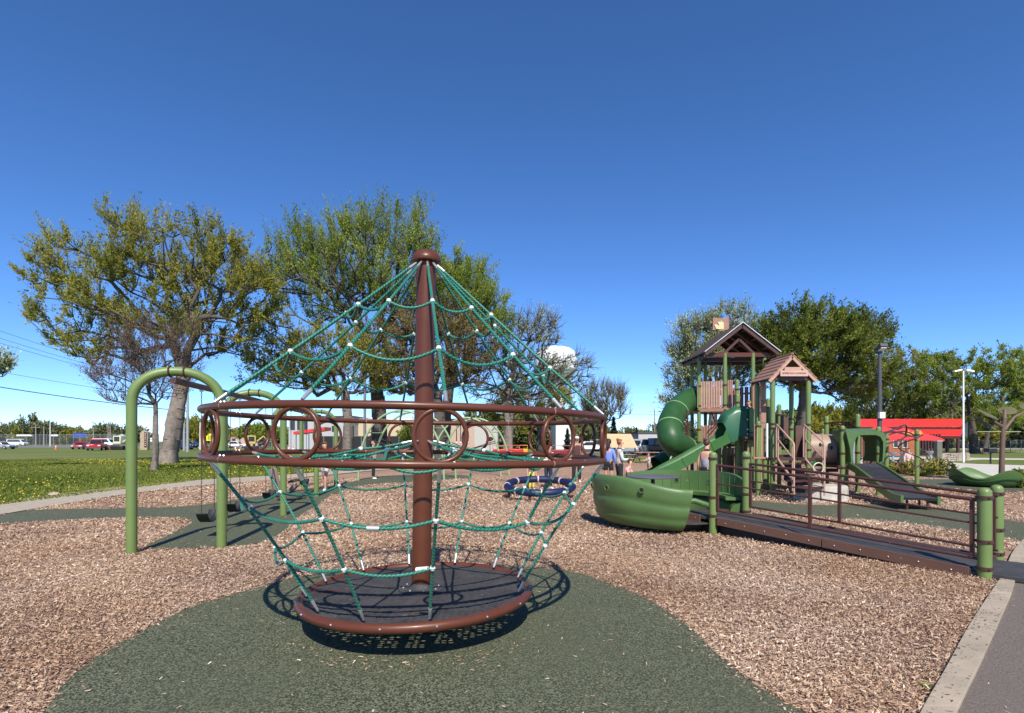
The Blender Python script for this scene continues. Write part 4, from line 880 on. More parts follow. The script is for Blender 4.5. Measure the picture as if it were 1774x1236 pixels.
for q in ([(.1, 0, z0_), (.5, 0, z0_ + .5), (1.3, .1, z0_ + .85), (1.6, .1, z0_ + .9)], [(.08, 0, z0_ + .1), (-.35, 0, z0_ + .35), (-.65, 0, z0_ + .52)], [(.12, 0, z0_ + .3), (.4, .3, z0_ + .8)]): obj('branch', MB().tube(q, [.07, .05, .03, .02][:len(q)], 8), BK, st)
for (x, y, z, r, h) in ((-.62, -.1, z0_ + .58, .38, .03), (-.45, .3, z0_ + .3, .28, .03), (.5, .3, z0_ + .75, .3, .03), (1.25, .1, z0_ + .9, .36, .03), (1.1, -.3, z0_ + .4, .3, .03), (-.3, .2, z0_ + .15, .28, .03)):
    M_ = Matrix.Rotation(R(22 if x < 0 else -18), 3, 'Y') @ Matrix.Rotation(R(28), 3, 'X'); obj('leaf_canopy', MB().lathe([(0, -h), (r * .7, -h * .6), (r, 0), (r * .98, .02), (0, .05)], c=(x, y, z), seg=22, M=M_), OL if y > -.2 else BROWND, st)
obj('cross_rail', MB().cyl((-.95, 0, 1.9), (.75, 0, 1.9), .016), PG, st)
# ================================================================== TREES
BARK = mat('grey_brown_bark', (.10, .08, .065), .9, col2=(.24, .20, .165), vs=7, bump=.9, bs=9)
BARKP = mat('pale_flaking_bark', (.13, .10, .08), .9, col2=(.27, .225, .19), vs=3.2, bump=.9, bs=7)
BARKD = mat('dark_bark', (.05, .04, .034), .9, col2=(.12, .10, .085), vs=6, bump=.8, bs=9)
LF = dict(
    fresh=attr_mat('spring_leaves_green', [(.10, .15, .022), (.19, .25, .03), (.28, .34, .042), (.36, .41, .11)], .6, .5),
    olive=attr_mat('spring_leaves_olive', [(.12, .135, .024), (.24, .24, .03), (.35, .325, .042), (.41, .40, .11)], .6, .5),
    gold=attr_mat('spring_buds_gold', [(.09, .065, .025), (.17, .125, .04), (.25, .19, .06), (.31, .27, .14)], .65, .45),
    rust=attr_mat('reddish_buds', [(.09, .05, .025), (.16, .09, .05), (.22, .14, .08), (.2, .16, .12)], .7, .1),
    dense=attr_mat('dense_leaves_green', [(.035, .055, .01), (.09, .125, .014), (.17, .20, .02), (.25, .27, .045)], .6, .4),
    pale=attr_mat('pale_bud_haze', [(.16, .18, .07), (.27, .31, .12), (.37, .42, .18), (.45, .5, .26)], .7, .2),
    pine=attr_mat('conifer_needles', [(.012, .022, .014), (.03, .045, .028), (.05, .07, .04)], .8, .05),
    far=attr_mat('far_leaves', [(.06, .07, .03), (.10, .12, .045), (.15, .16, .06), (.17, .19, .09)], .8, .1))
def tree(name, label, base, fork, blobs, tr, n, leaf, nl, ls, bark=BARK, seed=1, twigs=3, tl=.7, group=None, up=.7, rmin=.012, cat='tree', hollow=.55, taper=2.2):
    """limbs grow towards points spread through the crown; twigs and leaves sit at their ends"""
    rg = np.random.default_rng(seed); base = Vector(base); blobs = np.array(blobs, float)          # blob: x, y, z, rx, ry, rz (world)
    vol = blobs[:, 3] * blobs[:, 4] * blobs[:, 5]; pk = rg.choice(len(blobs), n, p=(vol ** .8) / (vol ** .8).sum())
    d = rg.normal(size=(n, 3)); d /= np.linalg.norm(d, axis=1)[:, None]; rad = rg.uniform(hollow ** 3, 1, n) ** (1 / 3)
    A = blobs[pk, :3] + d * rad[:, None] * blobs[pk, 3:6] * (1 + .1 * rg.normal(size=n))[:, None]
    fork = [Vector(f) for f in fork]; tk = [base] + fork
    nodes = [np.array(tk[0])]; par = [-1]; pl = [0.0]
    for q in range(1, len(tk)):
        for j in range(1, 4):
            v = tk[q - 1].lerp(tk[q], j / 3); par.append(len(nodes) - 1); pl.append(pl[-1] + np.linalg.norm(np.array(v) - nodes[-1])); nodes.append(np.array(v))
    kf = 1 + 3 * (len(tk) - 2) if len(tk) > 2 else max(1, len(nodes) - 3); nt = len(nodes)
    NA = np.zeros((nt + n * 6, 3)); PA = np.zeros(nt + n * 6); NA[:nt] = nodes; PA[:nt] = pl; cnt = nt; tips = []
    ft = np.array(tk[-1]); order = np.argsort(np.linalg.norm(A - ft, axis=1))
    for ii in order:
        p = A[ii]; dist = np.linalg.norm(NA[kf:cnt] - p, axis=1); cost = dist + .33 * PA[kf:cnt] + .5 * np.maximum(0, NA[kf:cnt, 2] - p[2])
        b = kf + int(np.argmin(cost)); D = p - NA[b]; L = np.linalg.norm(D); m = max(1, min(4, int(L / 1.1))); prev = b
        for j in range(1, m + 1):
            t = j / m; v = NA[b] + D * t; v = v + rg.normal(0, .06 * min(L, 3), 3) * (t < 1); v[2] += -.10 * L * math.sin(PI * t) * (1 if D[2] > 0 else -1) * .6
            NA[cnt] = v; PA[cnt] = PA[prev] + L / m; par.append(prev); prev = cnt; cnt += 1
        tips.append(prev)
    NA = NA[:cnt]; par = np.array(par); w_ = np.zeros(cnt); tipset = set(tips)
    ch = np.zeros(cnt, int)
    for i in range(cnt - 1, 0, -1):
        if w_[i] == 0: w_[i] = 1
        w_[par[i]] += w_[i]
    rads = tr * (w_ / w_[1]) ** (1 / taper); rads = np.clip(rads, rmin, tr)
    for i in range(nt): t = i / max(1, nt - 1); rads[i] = tr * (1.5 - 1.1 * t if t < .12 else 1.37 - .37 * (t if t > .12 else 0)) if i < nt - 1 else tr
    if nt > 3: rads[0] = tr * 1.75; rads[1] = tr * 1.25
    V, F = [], []
    for i in range(1, cnt):
        a, b = NA[par[i]], NA[i]; dd = b - a; L = np.linalg.norm(dd)
        if L < 1e-5: continue
        dd /= L; u = np.cross(dd, [0, 0, 1.0] if abs(dd[2]) < .9 else [0, 1.0, 0]); u /= np.linalg.norm(u); v = np.cross(dd, u)
        S = 12 if i < nt else (6 if rads[i] > .06 else 4); r0 = min(rads[par[i]], rads[i] * 1.35) if i >= nt else rads[par[i]]; b0 = len(V)
        for c, r in ((a, r0), (b + dd * rads[i] * .3, rads[i])):
            for k in range(S):
                q = 2 * PI * k / S; rk = r * (1 + (.16 * math.sin(3 * q + i) + .08 * math.sin(7 * q)) * (i < nt)); V.append(c + (u * math.cos(q) + v * math.sin(q)) * rk)
        for k in range(S): F.append((b0 + k, b0 + (k + 1) % S, b0 + S + (k + 1) % S, b0 + S + k))
    # twigs: thin crossed blades of wood, vectorised
    T = np.array(tips); inner = np.array([i for i in range(nt, cnt) if rads[i] < .05]); src = np.concatenate([np.repeat(T, twigs), rg.choice(inner, len(T) * twigs // 2) if len(inner) else T]); m = len(src)
    cc = blobs[:, :3].mean(0); O = NA[src]; outd = O - ft; outd /= np.linalg.norm(outd, axis=1)[:, None] + 1e-6
    dr = outd * .7 + rg.normal(0, .55, (m, 3)) + np.array([0, 0, up]); dr /= np.linalg.norm(dr, axis=1)[:, None]; tln = tl * rg.uniform(.4, 1.5, m)
    E1 = O + dr * tln[:, None] * .5 + rg.normal(0, .05, (m, 3)) * tl; E2 = O + dr * tln[:, None] + np.array([0, 0, .12 * tl]) + rg.normal(0, .08, (m, 3)) * tl
    V = np.array(V).reshape(-1, 3); F4 = F; b0 = len(V); sd = np.cross(dr, rg.normal(size=(m, 3))); sd /= np.linalg.norm(sd, axis=1)[:, None] + 1e-9; sd2 = np.cross(dr, sd); TW = []; TF = []
    for q, s_ in enumerate((sd, sd2)):
        X_ = np.stack([O - s_ * rmin, O + s_ * rmin, E1 + s_ * rmin * .75, E1 - s_ * rmin * .75, E2 + s_ * rmin * .35, E2 - s_ * rmin * .35], 1).reshape(-1, 3); base_i = b0 + q * m * 6 + np.arange(m)[:, None] * 6
        TW.append(X_); TF.append(base_i + np.array([0, 1, 2, 3])); TF.append(base_i + np.array([3, 2, 4, 5]))
    V = np.concatenate([V] + TW); FF = np.concatenate([np.array(F4, dtype=int)] + TF); ntf = sum(1 for f_ in F4 if f_[0] < (nt - 1) * 24)
    root = thing(name, label, cat, base, group=group)
    tme = np_mesh('trunk', V - np.array(base), FF, bark, smooth=False); tme.materials.append(BARKD if nl > 3000 else bark); mi = np.ones(len(FF), dtype=np.int32); mi[:ntf] = 0; tme.polygons.foreach_set('material_index', mi); link('trunk', tme, root)
    if nl:
        pw = rg.lognormal(0, .8, m); k = rg.choice(m, nl, p=pw / pw.sum()); t = rg.uniform(.15, 1.08, nl)[:, None]; c = np.where(t < .5, O[k] + (E1[k] - O[k]) * t * 2, E1[k] + (E2[k] - E1[k]) * (t * 2 - 1)) + rg.normal(0, ls * .8, (nl, 3))
        a = dr[k] * .9 + rg.normal(0, .45, (nl, 3)) + np.array([0, 0, .15]); a /= np.linalg.norm(a, axis=1)[:, None]; s_ = np.cross(a, rg.normal(size=(nl, 3))); s_ /= np.linalg.norm(s_, axis=1)[:, None] + 1e-9
        sz = (ls * rg.uniform(.45, 1.6, nl))[:, None]
        Q = np.stack([c - a * sz * .6, c + s_ * sz * .29, c + a * sz * .75, c - s_ * sz * .29], 1).reshape(-1, 3)
        tw_ = rg.normal(0, .16, m); pos = c; clump = .5 + .22 * np.sin(pos[:, 0] * .9 + seed) * np.cos(pos[:, 2] * .8) + .12 * np.sin(pos[:, 1] * 1.1)
        tint = np.clip(clump + tw_[k] + rg.normal(0, .14, nl), 0, 1)
        link('crown', np_mesh('crown', Q - np.array(base), np.arange(len(Q)).reshape(-1, 4), LF[leaf], tint), root)
    return root
def B(px, py, rx, ry, Y, dy=0, k=1.0):
    c = P(px, py, Y + dy); return (c.x, c.y, c.z, rx * Y / FL, max(rx, ry) * Y / FL * k, ry * Y / FL)
def onground(px, Y): return Vector(((px - 887) / FL * Y, Y, 0))
Y = 37
tree('maple_tree', 'large spreading maple with thick pale trunk and olive spring leaves at the left', onground(291, Y), [P(300, 740, Y), P(312, 690, Y), P(318, 640, Y)],
     [B(122, 462, 60, 54, Y), B(75, 480, 24, 34, Y), B(138, 560, 82, 44, Y), B(300, 438, 106, 50, Y), B(245, 400, 38, 24, Y), B(395, 478, 68, 56, Y), B(255, 520, 115, 80, Y), B(370, 580, 85, 42, Y, 1), B(440, 520, 40, 60, Y), B(190, 612, 62, 34, Y)],
     .40, 620, 'olive', 92000, .112, BARKP, 4, twigs=3, tl=.95, rmin=.009)
tree('bare_tree', 'small young tree with thin trunk and reddish twigs in front of the large maple', onground(268, 27.5), [P(269, 770, 27.5), P(270, 722, 27.5)],
     [B(225, 660, 50, 50, 27.5), B(285, 640, 50, 60, 27.5), B(255, 600, 60, 40, 27.5), B(185, 655, 28, 24, 27.5), B(330, 600, 25, 35, 27.5)], .115, 230, 'rust', 9000, .055, BARK, 7, twigs=5, tl=.75, up=.9, rmin=.007)
Y = 45
tree('tall_maple_tree', 'tallest tree in the middle with feathery green upswept twigs behind the net cone', onground(655, Y), [P(656, 740, Y), P(655, 690, Y), P(650, 640, Y)],
     [B(525, 450, 60, 44, Y), B(495, 490, 42, 44, Y), B(605, 432, 70, 36, Y), B(695, 405, 58, 32, Y), B(735, 425, 26, 30, Y), B(640, 470, 120, 70, Y), B(560, 520, 80, 50, Y), B(700, 500, 80, 60, Y)],
     .48, 560, 'fresh', 88000, .108, BARKD, 11, rmin=.009, twigs=3, tl=1.5, up=1.3)
tree('budding_tree', 'lower gold brown budding tree left of the tallest middle tree', onground(602, 41), [P(603, 740, 41), P(598, 680, 41)],
     [B(560, 620, 75, 48, 41), B(480, 610, 45, 55, 41), B(630, 640, 60, 50, 41), B(530, 655, 60, 28, 41), B(440, 640, 30, 30, 41)], .30, 330, 'olive', 32000, .115, BARK, 12, rmin=.009, twigs=3, tl=.9)
tree('golden_tree', 'golden brown leafed tree directly behind the brown spinner pole', onground(762, 43), [P(762, 740, 43), P(758, 690, 43)],
     [B(680, 600, 60, 60, 43), B(760, 590, 80, 70, 43), B(800, 640, 60, 40, 43), B(700, 660, 60, 30, 43)], .36, 380, 'gold', 56000, .11, BARKD, 13, rmin=.009, twigs=3, tl=.9)
tree('green_tree', 'fresh green tree rising right of the brown spinner pole', onground(770, 49), [P(772, 720, 49), P(780, 650, 49)],
     [B(800, 500, 48, 46, 49), B(840, 540, 40, 44, 49), B(790, 540, 70, 60, 49), B(860, 580, 30, 36, 49)], .38, 330, 'fresh', 50000, .12, BARKD, 14, rmin=.009, twigs=3, tl=1.2, up=1)
tree('sparse_oak_tree', 'sparse crooked tree with grey bark and few buds in front of the water tower', onground(881, 52), [P(881, 740, 52), P(880, 700, 52), P(884, 660, 52)],
     [B(900, 600, 60, 48, 52), B(940, 570, 45, 30, 52), B(980, 640, 42, 34, 52), B(850, 650, 55, 45, 52), B(920, 660, 70, 40, 52), B(1000, 665, 20, 14, 52)], .36, 360, 'pale', 9000, .11, BARKP, 15, twigs=5, tl=1.0, up=.3, rmin=.022)
tree('budding_tree', 'yellow green leafed tree below the sparse crooked tree', onground(935, 60), [P(935, 730, 60)], [B(930, 690, 60, 30, 60), B(890, 720, 50, 22, 60), B(975, 700, 30, 22, 60)], .25, 160, 'olive', 12000, .16, BARKD, 16)
tree('bare_tree', 'round leafless grey tree against the sky right of the spinner', onground(1048, 85), [P(1048, 738, 85)], [B(1048, 702, 40, 34, 85), B(1030, 715, 25, 25, 85)], .22, 220, 'pale', 4500, .12, BARK, 17, twigs=5, tl=1.6, up=1.2, rmin=.025)
tree('bare_tree', 'pale budding tree behind the big gabled tower roof', onground(1235, 52), [P(1235, 730, 52), P(1238, 690, 52)], [B(1215, 600, 50, 48, 52), B(1262, 568, 45, 32, 52), B(1240, 640, 60, 45, 52), B(1185, 640, 25, 50, 52), B(1175, 700, 22, 24, 52)], .3, 420, 'pale', 26000, .13, BARK, 18, twigs=5, tl=1.1, rmin=.018)
Y = 46
tree('dense_maple_tree', 'dense dark green tree behind the small shingled tower roof', onground(1391, Y), [P(1391, 740, Y), P(1393, 690, Y), P(1398, 650, Y)],
     [B(1365, 578, 48, 36, Y), B(1440, 576, 58, 42, Y), B(1500, 590, 40, 34, Y), B(1400, 620, 95, 56, Y), B(1480, 650, 60, 46, Y), B(1340, 620, 36, 50, Y)], .40, 560, 'dense', 105000, .14, BARKD, 19, twigs=4, tl=1.0)
tree('yellow_green_tree', 'yellowish tree behind the tall dark light pole', onground(1575, 80), [P(1575, 740, 80)], [B(1570, 635, 38, 34, 80), B(1600, 650, 40, 40, 80), B(1560, 680, 50, 40, 80)], .3, 300, 'olive', 17000, .18, BARKD, 20)
tree('bushy_tree', 'rounded dark green tree behind the red pavilion roof', onground(1530, 74), [P(1530, 740, 74)], [B(1545, 695, 60, 38, 74), B(1500, 700, 45, 40, 74), B(1600, 700, 40, 30, 74)], .3, 320, 'dense', 20000, .18, BARKD, 21)
tree('spreading_tree', 'wide green tree with dark leaning trunk behind the white light pole', onground(1688, 66), [P(1684, 740, 66), P(1680, 690, 66)],
     [B(1640, 650, 50, 40, 66), B(1700, 640, 60, 36, 66), B(1760, 650, 50, 45, 66), B(1740, 690, 60, 34, 66), B(1800, 680, 50, 50, 66), B(1660, 690, 40, 28, 66)], .33, 420, 'fresh', 52000, .17, BARKD, 22, twigs=3)
tree('bare_tree', 'thin leafless tree left of the white light pole', onground(1640, 78), [P(1642, 740, 78)], [B(1638, 700, 30, 36, 78)], .14, 110, 'pale', 1500, .1, BARK, 23, twigs=5, rmin=.018)
tree('slim_tree', 'slim leaning tree beyond the ball field behind the leaf sculpture', onground(1705, 62), [P(1712, 750, 62)], [B(1715, 720, 24, 20, 62), B(1740, 725, 22, 18, 62)], .16, 90, 'fresh', 6000, .16, BARKD, 24)
tree('small_leafy_tree', 'bright green young tree at the left edge cropped by the frame', onground(-12, 30), [P(-10, 700, 30)], [B(-8, 640, 22, 14, 30)], .08, 50, 'pale', 1500, .12, BARK, 25)
tree('round_shrub', 'rounded yellow green tree between the utility poles and the green swing leg', onground(335, 120), [P(335, 768, 120)], [B(338, 748, 28, 20, 120)], .2, 80, 'olive', 8000, .4, BARKD, 26)
tree('round_shrub', 'round bright green shrub beside the low pink building', onground(440, 130), [P(440, 766, 130)], [B(452, 752, 22, 12, 130), B(430, 752, 14, 10, 130)], .2, 80, 'fresh', 7000, .4, BARKD, 27)
tree('round_shrub', 'green shrub in front of the black fence behind the pole', onground(712, 66), [P(712, 768, 66)], [B(712, 758, 16, 14, 66)], .1, 60, 'fresh', 5000, .2, BARKD, 28)
def conifer(label, px, Y, top, bot, w):
    b = onground(px, Y); h = P(0, top, Y).z; rg = np.random.default_rng(int(px)); n = 2600; t = rg.uniform(0, 1, n) ** .75; z = h * (1 - t * .93); layer = .75 + .25 * np.sin(z * 9); rr = w / FL * Y * t * layer * rg.uniform(.3, 1, n) ** .5
    a = rg.uniform(0, 2 * PI, n); c = np.stack([rr * np.cos(a), rr * np.sin(a), z], 1); o = np.stack([np.cos(a), np.sin(a), rg.uniform(-.5, .1, n)], 1); s_ = np.stack([-np.sin(a), np.cos(a), rg.normal(0, .3, n)], 1); L = h * .055
    Q = np.stack([c - o * L * .6, c + s_ * L * .3, c + o * L, c - s_ * L * .3], 1).reshape(-1, 3); r = thing('conifer_tree', label, 'tree', b)
    obj('trunk', MB().cyl((0, 0, 0), (0, 0, h * .9), .18, .03, 8), BARKD, r); link('crown', np_mesh('crown', Q, np.arange(len(Q)).reshape(-1, 4), LF['pine'], rg.uniform(0, 1, n)), r)
conifer('dark conifer right of the spinner hoop above the tan shelter roof', 1063, 85, 722, 768, 13); conifer('dark conifer beside the white water tower stem', 983, 72, 742, 775, 11)
conifer('dark conifer left of the nearest utility pole on the horizon', 62, 190, 737, 765, 12); conifer('second dark conifer on the left horizon beside the utility poles', 76, 190, 741, 765, 8); conifer('small conifer on the horizon left of the tube slide', 1103, 200, 740, 760, 7)
# far belts of trees, countable: copies of a few crowns
protos = []
for i, (lf, rx, ry) in enumerate((('far', 3.4, 2.9), ('far', 4.6, 3.0), ('olive', 3.6, 2.4))):
    protos.append(tree('horizon_tree', 'small hazy tree in the far belt along the horizon', (0, 0, 0), [(0, 0, 1.6)], [(0, 0, 3.4, rx, rx, ry), (rx * .6, 0, 2.8, rx * .6, rx * .6, ry * .7)], .22, 70, lf, 2600, .55, BARKD, 40 + i, group='far belt of trees along the horizon'))
rh = random.Random(4); spots = []
for px in range(-60, 236, 13): spots.append((px + rh.uniform(-4, 4), rh.uniform(215, 260), rh.uniform(1.0, 1.5)))
for px in range(318, 520, 16): spots.append((px + rh.uniform(-4, 4), rh.uniform(220, 260), rh.uniform(1.0, 1.5)))
for px in range(840, 1010, 13): spots.append((px + rh.uniform(-4, 4), rh.uniform(100, 130), rh.uniform(.9, 1.3)))
for px in range(1010, 1290, 18): spots.append((px + rh.uniform(-4, 4), rh.uniform(230, 270), rh.uniform(1.0, 1.4)))
for px in range(1300, 1500, 16): spots.append((px + rh.uniform(-4, 4), rh.uniform(90, 110), rh.uniform(.8, 1.2)))
for px in range(1500, 1860, 14): spots.append((px + rh.uniform(-4, 4), rh.uniform(110, 145), rh.uniform(1.1, 1.7)))
used = set()
for i, (px, Y, s) in enumerate(spots):
    k = i % 3; g = onground(px, Y); sc_ = (s, s, s * rh.uniform(.85, 1.1))
    if k not in used: used.add(k); protos[k].location = g; protos[k].scale = sc_
    else: tr_o = dup(protos[k], g, rh.uniform(0, 6), scale=sc_)
    tr_o = protos[k] if (protos[k].location - g).length < .01 else tr_o
    where = 'behind the chain link fence beyond the left lawn' if px < 250 else 'behind the cars right of the large left maple' if px < 600 else 'low between the trunks behind the right side of the spinner' if px < 1012 else 'far behind the tan shelter and pump house' if px < 1295 else 'behind the play tower stairs and tunnel' if px < 1498 else 'beyond the ball field and red roofs at the right'
    tr_o['label'] = 'small hazy horizon tree ' + where; tr_o['group'] = 'horizon trees ' + where
# planting bed shrubs
for i, (px, y, s) in enumerate(((1552, 812, .3), (1572, 814, .36), (1593, 817, .42), (1612, 816, .45), (1632, 817, .42), (1538, 808, .3), (1768, 838, .35))):
    g = G(px, y + 8); n = 330; rg = np.random.default_rng(i); d = rg.normal(size=(n, 3)); d /= np.linalg.norm(d, axis=1)[:, None]; c = d * rg.uniform(.5, 1, n)[:, None] * np.array([s * 1.5, s * 1.2, s]) + np.array([0, 0, s * .8]); a = rg.normal(size=(n, 3)) * .05 + d * .05; q = rg.normal(size=(n, 3)) * .035
    pos_ = ('left end', 'second from the left', 'middle', 'right of the middle', 'right end', 'far left corner', 'right edge of the photo')[i]
    r = thing('low_shrub', f'low olive budding shrub in the gravel bed by the plaza, {pos_}', 'shrub', g, group='shrubs in the gravel bed'); Q = np.stack([c - a, c + q, c + a, c - q], 1).reshape(-1, 3); link('foliage', np_mesh('foliage', Q, np.arange(len(Q)).reshape(-1, 4), LF['gold' if i % 2 else 'olive'], rg.uniform(0, 1, n)), r)
    tb = MB()
    for k in range(14): a_ = k * 2.4; tb.tube([(0, 0, 0), (s * .6 * math.cos(a_), s * .6 * math.sin(a_), s * 1.2)], .008, 3)
    obj('stem', tb, BARK, r)
# tiny weed at the kerb
wg = G(1603, 1197); r = thing('weed', 'small yellow green weed growing at the kerb in the wood chips', 'weed', wg); wm = MB(); rw = random.Random(2)
for k in range(16):
    a = rw.uniform(0, 6.28); L = rw.uniform(.02, .05); c, s_ = math.cos(a), math.sin(a); z = rw.uniform(.02, .05); wm.add([(0, 0, .01), (c * L * .5 - s_ * .008, s_ * L * .5 + c * .008, z), (c * L, s_ * L, z * .9), (c * L * .5 + s_ * .008, s_ * L * .5 - c * .008, z)], [(0, 1, 2, 3)])
obj('leaves', wm, mat('weed_leaf', (.18, .22, .04), .6, var=.3, vs=30), r)
# ================================================================== BUILDINGS AND STREET THINGS
def bldg(name, label, px0, px1, top, Y, depth, m, wins=(), roof=None, base=0, winm=GLASS, cat='building', trim=None):
    a, b = onground(px0, Y), onground(px1, Y); h = P(0, top, Y).z; c = (a + b) / 2; t = thing(name, label, cat, (c.x, Y, 0)); w_ = b.x - a.x
    obj('wall', MB().box((0, depth / 2, h / 2), (w_, depth, h)), m, t, smooth=False)
    obj('roof_edge', MB().box((0, depth / 2, h + .1), (w_ + .3, depth + .3, .25)), roof or DGREY, t, smooth=False)
    for (x0, x1, y0, y1) in wins:
        p, q = P(x0, y0, Y), P(x1, y1, Y); f = obj('window', MB().box(((p.x + q.x) / 2 - c.x, -.03, (p.z + q.z) / 2), (abs(q.x - p.x), .1, abs(p.z - q.z))), trim or DGREY, t, smooth=False)
        link('pane', MB().box(((p.x + q.x) / 2 - c.x, -.085, (p.z + q.z) / 2), (abs(q.x - p.x) * .86, .02, abs(p.z - q.z) * .86)).mesh('pane', winm, False), f)
    return t
BEI = mat('beige_stucco', (.50, .40, .27), .85, var=.06); LGREY = mat('light_grey_panel', (.38, .39, .41), .7, var=.05); PINKB = mat('pale_pink_brick', (.45, .32, .26), .85, var=.08); GREYB = mat('pale_block_wall', (.42, .41, .39), .85, var=.06)
b = bldg('school_building', 'long beige building behind the black screen fence', 618, 735, 728, 95, 20, BEI, roof=mat('white_coping', (.6, .58, .54), .7))
bldg('office_building', 'light grey modern building with dark windows left of the beige one', 500, 612, 723, 92, 16, LGREY, [(503, 511, 729, 745), (515, 524, 729, 745), (527, 533, 729, 752), (575, 586, 738, 748)])
bldg('brick_building', 'pale pink building with dark wall columns behind the arch climbers', 735, 822, 728, 88, 14, PINKB, [(768, 779, 752, 772), (790, 792, 730, 768), (797, 799, 730, 768), (808, 812, 735, 768)], trim=WHITE)
bldg('storage_building', 'grey sided metal shed behind the spinner right of the pink building', 822, 862, 735, 80, 8, GREYB)
bldg('low_house', 'low pink house with brown roof on the left horizon', 398, 446, 757, 150, 12, PINKB, [(402, 408, 760, 764)], roof=mat('brown_roof', (.14, .09, .07), .8))
bldg('pump_house', 'pale grey block building between the tan shelter and the tube slide', 1106, 1186, 751, 88, 12, GREYB, [(1101, 1109, 765, 775)], trim=BROWND)
bldg('white_building', 'white block building seen through the right spinner hoops', 963, 989, 735, 90, 10, mat('bright_white_wall', (.7, .7, .7), .7, var=.04))
bldg('brick_restroom', 'orange brown building under the red pavilion roofs', 1478, 1590, 752, 52, 6, mat('orange_brown_siding', (.28, .085, .03), .7, var=.2, vs=1.2), [(1547, 1555, 762, 776), (1563, 1571, 762, 776)], trim=WHITE)
# awning on the grey building
t = thing('red_awning', 'red sloping awning in front of the light grey building', 'awning', onground(533, 80)); a, b = P(508, 753, 80), P(562, 746, 80); c0 = onground(533, 80)
REDF = mat('red_metal_roofing', (.62, .035, .03), .45, var=.06)
obj('awning_sheet', MB().prism([(a.x - c0.x, 0, a.z), (b.x - c0.x, 0, b.z), (b.x - c0.x, 0, b.z + .5), (a.x - c0.x, 0, a.z + .4)], (0, 3, 0)), REDF, t, smooth=False)
for q in (-1.9, 0, 1.9): obj('post', MB().cyl((q, .5, 0), (q, .5, 2.6), .06), DGREY, t)
# screen fence
def fence(label, px0, px1, Y, top, m, posts=8, rails=False):
    a, b = onground(px0, Y), onground(px1, Y); h = P(0, top, Y).z; t = thing('fence', label, 'fence', (a + b) / 2); w_ = b.x - a.x
    obj('fence_fabric', MB().box((0, 0, h / 2), (w_, .03, h)), m, t, smooth=False)
    for k in range(posts + 1): obj('fence_post', MB().cyl((-w_ / 2 + w_ * k / posts, -.06, 0), (-w_ / 2 + w_ * k / posts, -.06, h + .05), .035, seg=6), GREY, t)
    obj('top_rail', MB().cyl((-w_ / 2, -.04, h), (w_ / 2, -.04, h), .03, seg=6), GREY, t)
fence('long black screen fence in front of the beige building', 545, 740, 72, 756, mat('black_screen_fabric', (.012, .013, .014), .8, var=.3), 12)
fence('black screened fence behind the tube slide', 1112, 1180, 62, 775, MATS['black_screen_fabric'], 6)
def chainlink():
    m = bpy.data.materials.new('chain_link_mesh'); m.use_nodes = True; n, l = m.node_tree.nodes, m.node_tree.links; b = n['Principled BSDF']; b.inputs['Base Color'].default_value = (.3, .32, .3, 1); b.inputs['Roughness'].default_value = .5
    tr_ = n.new('ShaderNodeBsdfTransparent'); mx = n.new('ShaderNodeMixShader'); mx.inputs[0].default_value = .07; l.new(tr_.outputs[0], mx.inputs[1]); l.new(b.outputs[0], mx.inputs[2]); l.new(mx.outputs[0], n['Material Output'].inputs[0]); return m
CLM = chainlink()
fence('long see-through chain link fence beyond the left lawn', -70, 232, 140, 753, CLM, 26)
fence('see-through chain link fence beyond the ball field on the right', 1640, 1860, 70, 763, CLM, 12)
# water tower
wt = thing('water_tower', 'white water tower with wide round tank on a fluted stem behind the sparse tree', 'water tower', onground(963, 185)); Y = 185; zt = P(0, 600, Y).z; zb = P(0, 643, Y).z; rT = 37 / FL * Y
obj('tank', MB().lathe([(rT * .42, zb - 3.4), (rT * .7, zb - 2.2), (rT * .95, zb - .4), (rT, zb + .8), (rT * .98, zt - 3.4), (rT * .9, zt - 2.1), (rT * .68, zt - .9), (rT * .35, zt - .25), (0, zt)], seg=40), mat('tower_white', (.74, .75, .76), .5, var=.03), wt)
obj('stem', MB().lathe([(rT * .62, 0), (rT * .42, 8), (rT * .4, zb - 3.3)], seg=28), MATS['tower_white'], wt); obj('rail_ring', MB().tube([(rT * 1.02 * math.cos(q), rT * 1.02 * math.sin(q), zb + .2) for q in [2 * PI * k / 40 for k in range(40)]], .12, 5, closed=True), GREY, wt)
# picnic shelter with tan roof
sh = thing('picnic_shelter', 'small shelter with striped tan sheet roof on brown posts', 'shelter', onground(1090, 48)); c = onground(1090, 48); a, b = P(1050, 753, 50), P(1093, 753, 50); p, q = P(1056, 776, 47), P(1104, 776, 47)
m_ = mat('tan_sheet_roof', (.62, .42, .24), .5, var=.12, vs=1.2)
n = 6
for k in range(n):
    t0, t1 = k / n, (k + 1) / n; A, Bv, Cc, D = a.lerp(p, t0), b.lerp(q, t0), b.lerp(q, t1), a.lerp(p, t1); obj('roof_sheet', MB().prism([A - c, Bv - c, Cc - c + Vector((0, 0, -.0)), D - c], (0, 0, .05 + .02 * (k % 2))), m_, sh, smooth=False)
for x, y in ((-1.4, .3), (.75, .3), (-1.4, 2), (.75, 2)): obj('post', MB().cyl((x, y - 1, 0), (x, y - 1, p.z - .02), .07), BROWND, sh)
